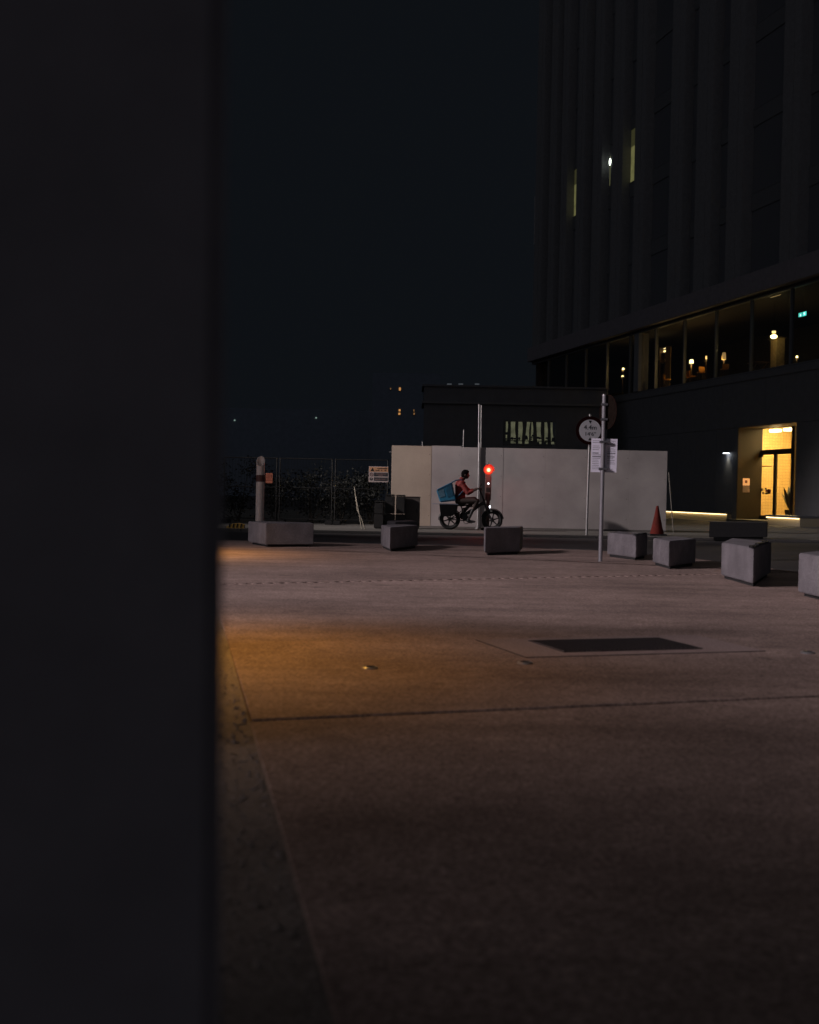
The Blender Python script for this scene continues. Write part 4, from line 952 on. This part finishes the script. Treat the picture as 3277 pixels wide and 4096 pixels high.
def curt():
    m = bpy.data.materials.new('lit_curtain'); m.use_nodes=True; t_=m.node_tree; p=t_.nodes['Principled BSDF']
    tc=t_.nodes.new('ShaderNodeTexCoord'); nn=t_.nodes.new('ShaderNodeTexNoise'); nn.inputs['Scale'].default_value=3; nn.inputs['Detail'].default_value=5
    t_.links.new(tc.outputs['Object'],nn.inputs['Vector']); r=t_.nodes.new('ShaderNodeMapRange'); r.inputs['From Min'].default_value=0.3; r.inputs['From Max'].default_value=0.7; r.inputs['To Min'].default_value=0.10; r.inputs['To Max'].default_value=0.22
    t_.links.new(nn.outputs['Fac'],r.inputs['Value']); t_.links.new(r.outputs[0],p.inputs['Emission Strength']); p.inputs['Emission Color'].default_value=(0.74,0.71,0.42,1)
    p.inputs['Base Color'].default_value=(0.3,0.3,0.15,1); return m
M_cur = curt()
cs = [(2024,2031,2024,2031),(2044,2061,2045,2063),(2074,2089,2075,2090),(2108,2121,2101,2114),(2126,2131,2124,2135),(2145,2164,2151,2167),(2178,2190,2180,2193),(2202,2209,2207,2217)]
for i,(u0,u1,v0,v1) in enumerate(cs):
    zt_,zl_ = wz1-0.02, at(2100,1773 if i not in (0,4) else 1760,YB).z
    X = lambda px: at(px,1720,YB+0.5).x-x0
    m_ = MB(); nseg=8; rows=6
    vs=[]
    for r_ in range(rows+1):
        u = r_/rows; a_ = lerp(X(u0),X(v0),u); b__ = lerp(X(u1),X(v1),u)+0.02*math.sin(i*3+r_)
        for k in range(nseg+1): vs.append((lerp(a_,b__,k/nseg), 0.5+0.06*math.sin(k*1.9+i), lerp(zt_,zl_,u)))
    m_.add(vs,[(r_*(nseg+1)+k,r_*(nseg+1)+k+1,(r_+1)*(nseg+1)+k+1,(r_+1)*(nseg+1)+k) for r_ in range(rows) for k in range(nseg)])
    cu = m_.build('curtain',M_cur,win,True)
    for j in range(3 if i != 2 else 1):
        p_ = (lerp(X(v0),X(v1),random.random()), 0.38+0.02*j, zl_+random.uniform(0.0,0.35))
        MB().ell(p_,(random.uniform(0.04,0.1),0.03,random.uniform(0.04,0.09)),10,6).build('sill_plant',M_black,cu)
# far block with orange windows
YF = 120.0
xa,xb = at(1490,1600,YF).x, at(1760,1600,YF).x; zz = at(1600,1500,YF).z
t = thing('apartment_block','far dark apartment block with a few tiny orange windows','building',(xa,YF,0))
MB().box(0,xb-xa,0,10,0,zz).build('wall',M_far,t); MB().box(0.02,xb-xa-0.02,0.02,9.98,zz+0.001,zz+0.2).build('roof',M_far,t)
M_ow2 = mat('orange_window',(0.5,0.3,0.1),emit=(1.0,0.45,0.13),estr=0.55); M_ow3 = mat('orange_window_dim',(0.4,0.25,0.1),emit=(1.0,0.5,0.18),estr=0.2)
for px,py,w_,h_,m_ in ((1600,1556,3.5,6,M_ow2),(1599,1641,3.5,4,M_ow2),(1598,1655,4,4,M_ow2),(1657,1655,2.5,4,M_ow3),(1656,1642,1.5,4,M_ow3),(1563,1555,1.5,3,M_ow3)):
    p=at(px,py,YF); k=YF/F; ww = MB().box(p.x-xa-w_*k,p.x-xa+w_*k,-0.03,-0.005,p.z-h_*k,p.z+h_*k).build('window',m_,t)
    MB().box(p.x-xa-w_*k-0.04,p.x-xa+w_*k+0.04,-0.08,-0.0,p.z-h_*k-0.06,p.z-h_*k-0.005).build('sill',M_dark,ww)
YG=140.0; xa,xb = at(700,1600,YG).x, at(1570,1600,YG).x; zz = at(1000,1640,YG).z
t = thing('far_building','far unlit building on the left skyline with two pinprick lights','building',(xa,YG,0))
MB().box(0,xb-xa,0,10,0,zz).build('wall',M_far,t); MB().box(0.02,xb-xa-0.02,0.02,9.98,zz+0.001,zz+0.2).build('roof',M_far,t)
for px,py in ((939,1681),(1265,1671)):
    p=at(px,py,YG); MB().cbox(p.x-xa-0.07,p.x-xa+0.07,-0.1,-0.002,p.z-0.07,p.z+0.07,0.01).build('wall_lamp',mat('pin_lamp',(0.5,0.5,0.5),emit=(0.7,1.0,0.85),estr=0.3),t)

# ================================================================== BICYCLE
SCL = 550.4
rb_ = Vector((at(1799,2123,33.6).x, 33.6, PZ))
def bk(cx,cy,y=0.0):
    z=(1430+(cx-380)*0.0192-cy)/SCL; return Vector(((cx-380)/SCL-0.0192*z, y, z))
bike = thing('cargo_bicycle','black fat-tyred electric bicycle ridden past the hoarding','bicycle',(rb_.x,rb_.y,PZ))
def wheel(c,r):
    wo_ = bpy.data.objects.new('wheel',None); C.objects.link(wo_); wo_.parent=bike; wo_.location=c
    MB().torus((0,0,0),r-0.047,0.047,'y',seg=44,rs=12).build('tyre',M_rubber,wo_,True)
    MB().torus((0,0,0),r-0.10,0.018,'y',seg=40,rs=8).build('rim',M_frame,wo_,True)
    MB().tube([(0,-0.06,0),(0,0.06,0)],0.055,16).build('hub',M_frame,wo_,'auto')
    m_=MB()
    for k in range(6):
        a_=k*math.pi/3+0.3; m_=MB().tube([(0.04*math.cos(a_),0,0.04*math.sin(a_)),((r-0.1)*math.cos(a_),0,(r-0.1)*math.sin(a_))],[0.022,0.014],6); m_.build('spoke',M_frame,wo_)
WR=0.295
rw = Vector((0.0,0,WR+0.001)); fw = Vector((1.19,0,WR+0.001)); wheel(rw,WR); wheel(fw,WR)
bbk = bk(640,1290); hh1 = bk(905,960); hh2 = bk(955,1130); seat = bk(560,1055)
fm = MB()
fm.tube([bk(915,1000),bk(760,1110),bk(640,1180),bbk],[0.045,0.05,0.05,0.04],10)
fm.tube([bbk,bk(575,1120),seat-Vector((0,0,0.03))],[0.03,0.022,0.018],10)
for s_ in (-1,1):
    fm.tube([bbk+Vector((0,0.05*s_,0)),rw+Vector((0,0.08*s_,0))],0.014,8); fm.tube([bk(580,1130,0.03*s_),rw+Vector((0,0.08*s_,0))],0.012,8)
fm.tube([hh1,hh2],0.032,12); fm.tube([bk(920,1035),bk(700,1070),bk(585,1110)],0.024,10)
fm.build('frame',M_frame,bike,'auto')
fk=MB()
for s_ in (-1,1): fk.tube([hh2+Vector((0,0.07*s_,0)),bk(985,1190,0.075*s_),fw+Vector((0,0.08*s_,0))],[0.022,0.02,0.016],8)
fk.tube([hh2+Vector((0,-0.075,0)),hh2+Vector((0,0.075,0))],0.024,8); fk.build('fork',M_frame,bike,'auto')
MB().tube([hh1,bk(870,870),bk(848,815)],[0.026,0.022,0.02],10).build('stem',M_frame,bike,'auto')
hbc=bk(848,810)
MB().tube([hbc+Vector((-0.06,-0.30,0.03)),hbc+Vector((-0.01,-0.12,0.0)),hbc,hbc+Vector((-0.01,0.12,0.0)),hbc+Vector((-0.06,0.30,0.03))],0.014,10).build('handlebar',M_frame,bike,'auto')
for s_ in (-1,1):
    MB().tube([hbc+Vector((-0.035,0.2*s_,0.018)),hbc+Vector((-0.06,0.305*s_,0.03))],0.019,10).build('grip',M_rubber,bike,'auto')
    MB().tube([hbc+Vector((0.0,0.16*s_,0.02)),hbc+Vector((0.05,0.27*s_,-0.03))],0.006,6).build('brake_lever',M_frame,bike)
MB().tube([bk(835,785),bk(868,738)],0.008,6).build('mirror_stem',M_frame,bike); MB().ell(bk(868,735),(0.012,0.03,0.035),10,8).build('mirror',M_frame,bike,True)
MB().cbox(hbc.x-0.01,hbc.x+0.06,-0.05,0.05,hbc.z-0.0,hbc.z+0.04,0.01).build('display',M_frame,bike)
sd_=MB(); sd_.ell(seat+Vector((0.0,0,0.01)),(0.15,0.10,0.035),16,10); sd_.ell(seat+Vector((0.12,0,0.01)),(0.11,0.035,0.025),14,8); sd_.build('saddle',M_rubber,bike,True)
ck=MB().torus(bbk,0.085,0.008,'y',seg=28,rs=6); ck.build('chainring',M_frame,bike)
pd=[bk(695,1322,-0.13),bk(585,1262,0.13)]
for i,p in enumerate(pd):
    y=-0.09 if i==0 else 0.09; MB().tube([bbk+Vector((0,y,0)),Vector((p.x,y,p.z))],0.012,8).build('crank',M_steel,bike)
    MB().cbox(p.x-0.05,p.x+0.05,p.y-0.04,p.y+0.04,p.z-0.012,p.z+0.012,0.005).build('pedal',M_rubber,bike)
def fender(c,r,a0,a1,wd,nm):
    m_=MB(); n_=22
    for i in range(n_+1):
        a_=a0+(a1-a0)*i/n_
        for dy,rr in ((-wd,r-0.02),(-wd*.6,r),(wd*.6,r),(wd,r-0.02)): m_.v.append((c.x+rr*math.cos(a_),dy,c.z+rr*math.sin(a_)))
        for dy,rr in ((wd,r-0.026),(-wd,r-0.026)): m_.v.append((c.x+rr*math.cos(a_),dy,c.z+rr*math.sin(a_)))
    for i in range(n_):
        for k in range(6): m_.f.append((i*6+k,i*6+(k+1)%6,(i+1)*6+(k+1)%6,(i+1)*6+k))
    m_.build(nm,M_frame,bike,True)
fender(fw,WR+0.03,R(5),R(165),0.06,'front_mudguard'); fender(rw,WR+0.03,R(20),R(185),0.06,'rear_mudguard')
hl=bk(1000,1075); MB().cbox(hl.x-0.05,hl.x+0.0,-0.035,0.035,hl.z-0.04,hl.z+0.04,0.01).build('headlight',M_frame,bike)
MB().ell(hl+Vector((0.0,-0.02,0)),(0.022,0.03,0.036),12,8).build('headlight_lens',mat('bike_led',(0.9,0.9,0.95),emit=(0.85,0.9,1.0),estr=5),bike,True)
MB().tube([hh2,hl-Vector((0.03,0,0))],0.008,6).build('headlight_bracket',M_frame,bike)
pl=bk(1020,1141); MB().cbox(pl.x-0.03,pl.x+0.03,-0.064,-0.058,pl.z-0.02,pl.z+0.02,0.003).build('headlight_glint',mat('glint_white',(0.85,0.85,0.8),0.3),bike)  # white plate: the headlight's glint put into the colour
rk=MB()
for s_ in (-1,1): rk.tube([bk(220,1036,0.08*s_),bk(500,1030,0.08*s_),bk(575,1090,0.05*s_)],0.008,6); rk.tube([bk(300,1036,0.08*s_),rw+Vector((0,0.085*s_,0))],0.007,6)
rk.build('rear_rack',M_frame,bike)
MB().cbox(bk(610,1200).x-0.05,bk(610,1200).x+0.08,-0.055,0.055,bk(610,1290).z,bk(610,1170).z,0.02).build('motor',M_frame,bike)
# pannier
pa,pb_ = bk(222,1222),bk(505,1046)
t = thing('pannier_box','black pannier box over the rear wheel of the bicycle','pannier',(rb_.x,rb_.y,PZ))
for s_ in (-1,1):
    m_=MB().xprism([(pa.x,pb_.z-0.002),(pa.x+0.03,pa.z+0.02),(pa.x+0.08,pa.z),(pb_.x-0.14,pa.z+0.02),(pb_.x-0.03,pa.z+0.16),(pb_.x,pb_.z-0.002)],0.095*s_,0.245*s_); m_.build('side_bag',mat('pannier_fabric',(0.008,0.008,0.009),1.0,spec=0.04),t)
MB().cbox(pa.x-0.01,pb_.x+0.01,-0.25,0.25,pb_.z,pb_.z+0.03,0.008).build('lid',mat('pannier_lid',(0.08,0.09,0.12),0.7),t)
MB().cbox(bk(110,1020).x,pa.x-0.011,-0.10,0.10,pb_.z+0.012,pb_.z+0.024,0.003).build('flap',mat('pannier_flap',(0.20,0.22,0.30),0.5),t)
# delivery bag
t = thing('delivery_bag','square blue delivery backpack worn by the cyclist','bag',(rb_.x,rb_.y,PZ))
bq=[bk(172,812),bk(232,1008),bk(478,982),bk(412,692)]
bm=bmesh.new(); vv=[]
for y in (-0.23,0.23): vv += [bm.verts.new((q.x,y,q.z)) for q in bq]
for f in ((0,1,2,3),(7,6,5,4),(0,4,5,1),(1,5,6,2),(2,6,7,3),(3,7,4,0)): bm.faces.new([vv[i] for i in f])
bmesh.ops.bevel(bm,geom=bm.edges[:],offset=0.025,segments=3,affect='EDGES')
M_blue=mat('bag_blue',(0.018,0.13,0.23),0.55,var=0.3,scale=7,bump=0.5,bscale=9)
MB().bm(bm).build('body',M_blue,t,'auto')
def bagp(u,v):
    a_=bq[0].lerp(bq[3],u); c_=bq[1].lerp(bq[2],u); return a_.lerp(c_,v)
def patch(nm,us,m_,y0=-0.236,y1=-0.231):
    MB().xprism([(bagp(*q).x,bagp(*q).z) for q in us],y0,y1).build(nm,m_,t)
patch('side_pocket',((0.5,0.12),(0.92,0.1),(0.9,0.7),(0.55,0.75)),mat('bag_dark',(0.009,0.07,0.13),0.6,var=0.3,scale=9))
patch('reflective_panel',((0.06,0.14),(0.42,0.12),(0.40,0.62),(0.08,0.66)),mat('bag_grey',(0.06,0.13,0.19),0.6,var=0.25,scale=10))
patch('trim',((0.03,0.04),(0.97,0.03),(0.97,0.075),(0.03,0.085)),mat('bag_trim',(0.012,0.04,0.08),0.6)); patch('trim',((0.04,0.9),(0.96,0.9),(0.96,0.96),(0.04,0.96)),MATS['bag_trim'])
for s_ in (-1,1):
    MB().tube([bk(412,700,0.12*s_),bk(470,668,0.13*s_),bk(545,655,0.13*s_),bk(612,700,0.135*s_),bk(618,790,0.15*s_),bk(540,880,0.19*s_),bk(478,930,0.16*s_)],0.018,8).build('shoulder_strap',MATS['bag_trim'],t,True)

# ================================================================== CYCLIST
def remesh(mb,name,m_,parent,vox=0.009,smooth=4):
    o = mb.build(name,m_,parent)
    r = o.modifiers.new('r','REMESH'); r.mode='VOXEL'; r.voxel_size=vox
    s = o.modifiers.new('s','SMOOTH'); s.factor=0.5; s.iterations=smooth
    dg = bpy.context.evaluated_depsgraph_get(); me = bpy.data.meshes.new_from_object(o.evaluated_get(dg))
    o.modifiers.clear(); o.data = me; me.materials.clear(); me.materials.append(m_)
    for p in me.polygons: p.use_smooth=True
    return o
def caps(mb,a,b_,ra,rb):
    a,b_=Vector(a),Vector(b_); mb.tube([a,a.lerp(b_,0.5),b_],[ra,(ra+rb)/2,rb],12); mb.ell(a,(ra,)*3,12,8); mb.ell(b_,(rb,)*3,12,8)
SKIN=mat('skin',(0.05,0.028,0.021),0.55); JACK=mat('jacket_red',(0.14,0.015,0.014),0.8,var=0.2,scale=14,bump=0.4,bscale=16); TROU=mat('trousers',(0.036,0.025,0.023),0.9,var=0.2,scale=12); SHOE=mat('shoes',(0.015,0.015,0.017),0.6); HAIR=mat('hair',(0.005,0.004,0.004),1.0,spec=0.05,var=0.4,scale=60,bump=0.8,bscale=70)
hip=bk(545,975); chest=bk(548,735); mid=bk(540,850); neck=bk(572,650); head=bk(622,575)
shn=bk(562,712,-0.17); shf=bk(566,712,0.17)
eln=bk(655,862,-0.25); elf=bk(690,835,0.25)
han=hbc+Vector((-0.055,-0.255,0.028)); haf=hbc+Vector((-0.055,0.255,0.028))
hn=bk(545,985,-0.095); hf=bk(545,985,0.095)
knn=bk(800,985,-0.13); knf=bk(770,960,0.13)
ann=bk(682,1235,-0.13); anf=bk(575,1185,0.13)
ton=Vector((pd[0].x+0.09,-0.13,pd[0].z+0.035)); tof=Vector((pd[1].x+0.10,0.13,pd[1].z+0.035))
hen=Vector((ann.x-0.03,-0.13,pd[0].z+0.05)); hef=Vector((anf.x-0.02,0.13,pd[1].z+0.055))
B=MB()
tilt=Matrix.Rotation(R(18),3,'Y')
B.ell(head,(0.098,0.078,0.122),18,14,tilt); B.ell(head+Vector((0.045,0,-0.062)),(0.058,0.055,0.062),14,10,tilt)
B.ell(head+Vector((0.108,0,-0.028)),(0.022,0.014,0.022),10,8,tilt); B.ell(head+Vector((0.088,0,-0.078)),(0.018,0.024,0.012),10,8,tilt); B.ell(head+Vector((0.09,0,0.022)),(0.016,0.05,0.012),10,8,tilt)
for s_ in (-1,1): B.ell(head+Vector((-0.008,0.08*s_,-0.015)),(0.018,0.012,0.03),10,8,tilt); B.ell(head+Vector((0.092,0.03*s_,0.003)),(0.012,0.014,0.01),8,6)
caps(B,neck+Vector((-0.02,0,-0.05)),head+Vector((-0.015,0,-0.06)),0.062,0.054)
caps(B,chest,mid,0.13,0.12); caps(B,mid,hip,0.12,0.13)
for sh,el,ha,hp,kn,an,he,to,s_ in ((shn,eln,han,hn,knn,ann,hen,ton,-1),(shf,elf,haf,hf,knf,anf,hef,tof,1)):
    caps(B,chest+Vector((0.01,0.08*s_,0.02)),sh,0.075,0.062); caps(B,sh,el,0.052,0.042)
    wr = el.lerp(ha,0.82); caps(B,el,wr,0.041,0.029)
    pal = el.lerp(ha,0.95)+Vector((0,0,0.012)); B.ell(pal,(0.048,0.042,0.022),12,8); caps(B,wr,pal,0.028,0.024)
    for k in range(4):      # fingers curled over the grip
        y=(k-1.5)*0.021; b0=pal+Vector((0.03,y,0.008)); L=(0.9,1.0,0.97,0.78)[k]
        caps(B,b0,b0+Vector((0.042*L,0,-0.006)),0.0095,0.009); caps(B,b0+Vector((0.042*L,0,-0.006)),b0+Vector((0.045*L,0,-0.036*L)),0.009,0.0085); caps(B,b0+Vector((0.045*L,0,-0.036*L)),b0+Vector((0.018,0,-0.048*L)),0.0085,0.008)
    th=pal+Vector((-0.01,-0.035*s_,-0.002)); caps(B,th,th+Vector((0.032,-0.012*s_,-0.012)),0.012,0.0105); caps(B,th+Vector((0.032,-0.012*s_,-0.012)),th+Vector((0.052,-0.004*s_,-0.028)),0.0105,0.009)
    caps(B,hp,kn,0.082,0.056); caps(B,kn,an,0.052,0.036); B.ell(kn.lerp(an,0.32)+Vector((-0.018,0,0)),(0.048,0.048,0.09),12,8)
    caps(B,an,he,0.036,0.034); caps(B,he,to,0.034,0.026)
person = remesh(B,'person',SKIN,None,0.008,3)
person.location = (rb_.x,rb_.y,PZ)
tag(person,'cyclist in a red jacket with short dark hair riding the electric bicycle','person')
Jk=MB()
caps(Jk,chest,mid,0.152,0.142); caps(Jk,mid,hip+Vector((0,0,0.05)),0.142,0.15)
Jk.ell(chest+Vector((0,0,0.0)),(0.14,0.19,0.13),16,10); Jk.ell(hip+Vector((0,0,0.06)),(0.155,0.175,0.10),16,10); Jk.ell(mid+Vector((0.02,0,0)),(0.15,0.175,0.14),16,10)
caps(Jk,neck+Vector((-0.025,0,-0.05)),neck+Vector((-0.005,0,0.0)),0.082,0.074)
for sh,el,ha,s_ in ((shn,eln,han,-1),(shf,elf,haf,1)):
    caps(Jk,chest+Vector((0.01,0.08*s_,0.02)),sh,0.1,0.083); caps(Jk,sh,el,0.074,0.062); caps(Jk,el,el.lerp(ha,0.42),0.062,0.05); Jk.ell(sh.lerp(el,0.7)+Vector((-0.02,0,-0.01)),(0.07,0.06,0.06),10,8)
remesh(Jk,'jacket',JACK,person,0.011,3)
Tr=MB(); Tr.ell(hip+Vector((0,0,-0.02)),(0.15,0.17,0.12),16,10)
for hp,kn,an,s_ in ((hn,knn,ann,-1),(hf,knf,anf,1)):
    caps(Tr,hp,kn,0.102,0.072); caps(Tr,kn,kn.lerp(an,0.35),0.071,0.062)
remesh(Tr,'shorts',TROU,person,0.011,3)
So=MB()
for kn,an,s_ in ((knn,ann,-1),(knf,anf,1)): caps(So,kn.lerp(an,0.55),an,0.05,0.043)
remesh(So,'socks',SHOE,person,0.010,2)
for he,to,an in ((hen,ton,ann),(hef,tof,anf)):
    S_=MB(); caps(S_,he+Vector((-0.01,0,0.0)),to,0.046,0.036); caps(S_,he+Vector((0.0,0,0.05)),he,0.045,0.046); S_.ell(to+Vector((0.01,0,-0.002)),(0.05,0.045,0.032),12,8); remesh(S_,'shoe',SHOE,person,0.009,2)
Ha=MB(); Ha.ell(head+Vector((-0.012,0,0.028)),(0.106,0.088,0.112),20,14,tilt); Ha.ell(head+Vector((-0.05,0,-0.02)),(0.07,0.084,0.075),16,10,tilt); Ha.ell(head+Vector((0.035,0,0.075)),(0.072,0.07,0.06),14,10,tilt)
remesh(Ha,'hair',HAIR,person,0.009,1)
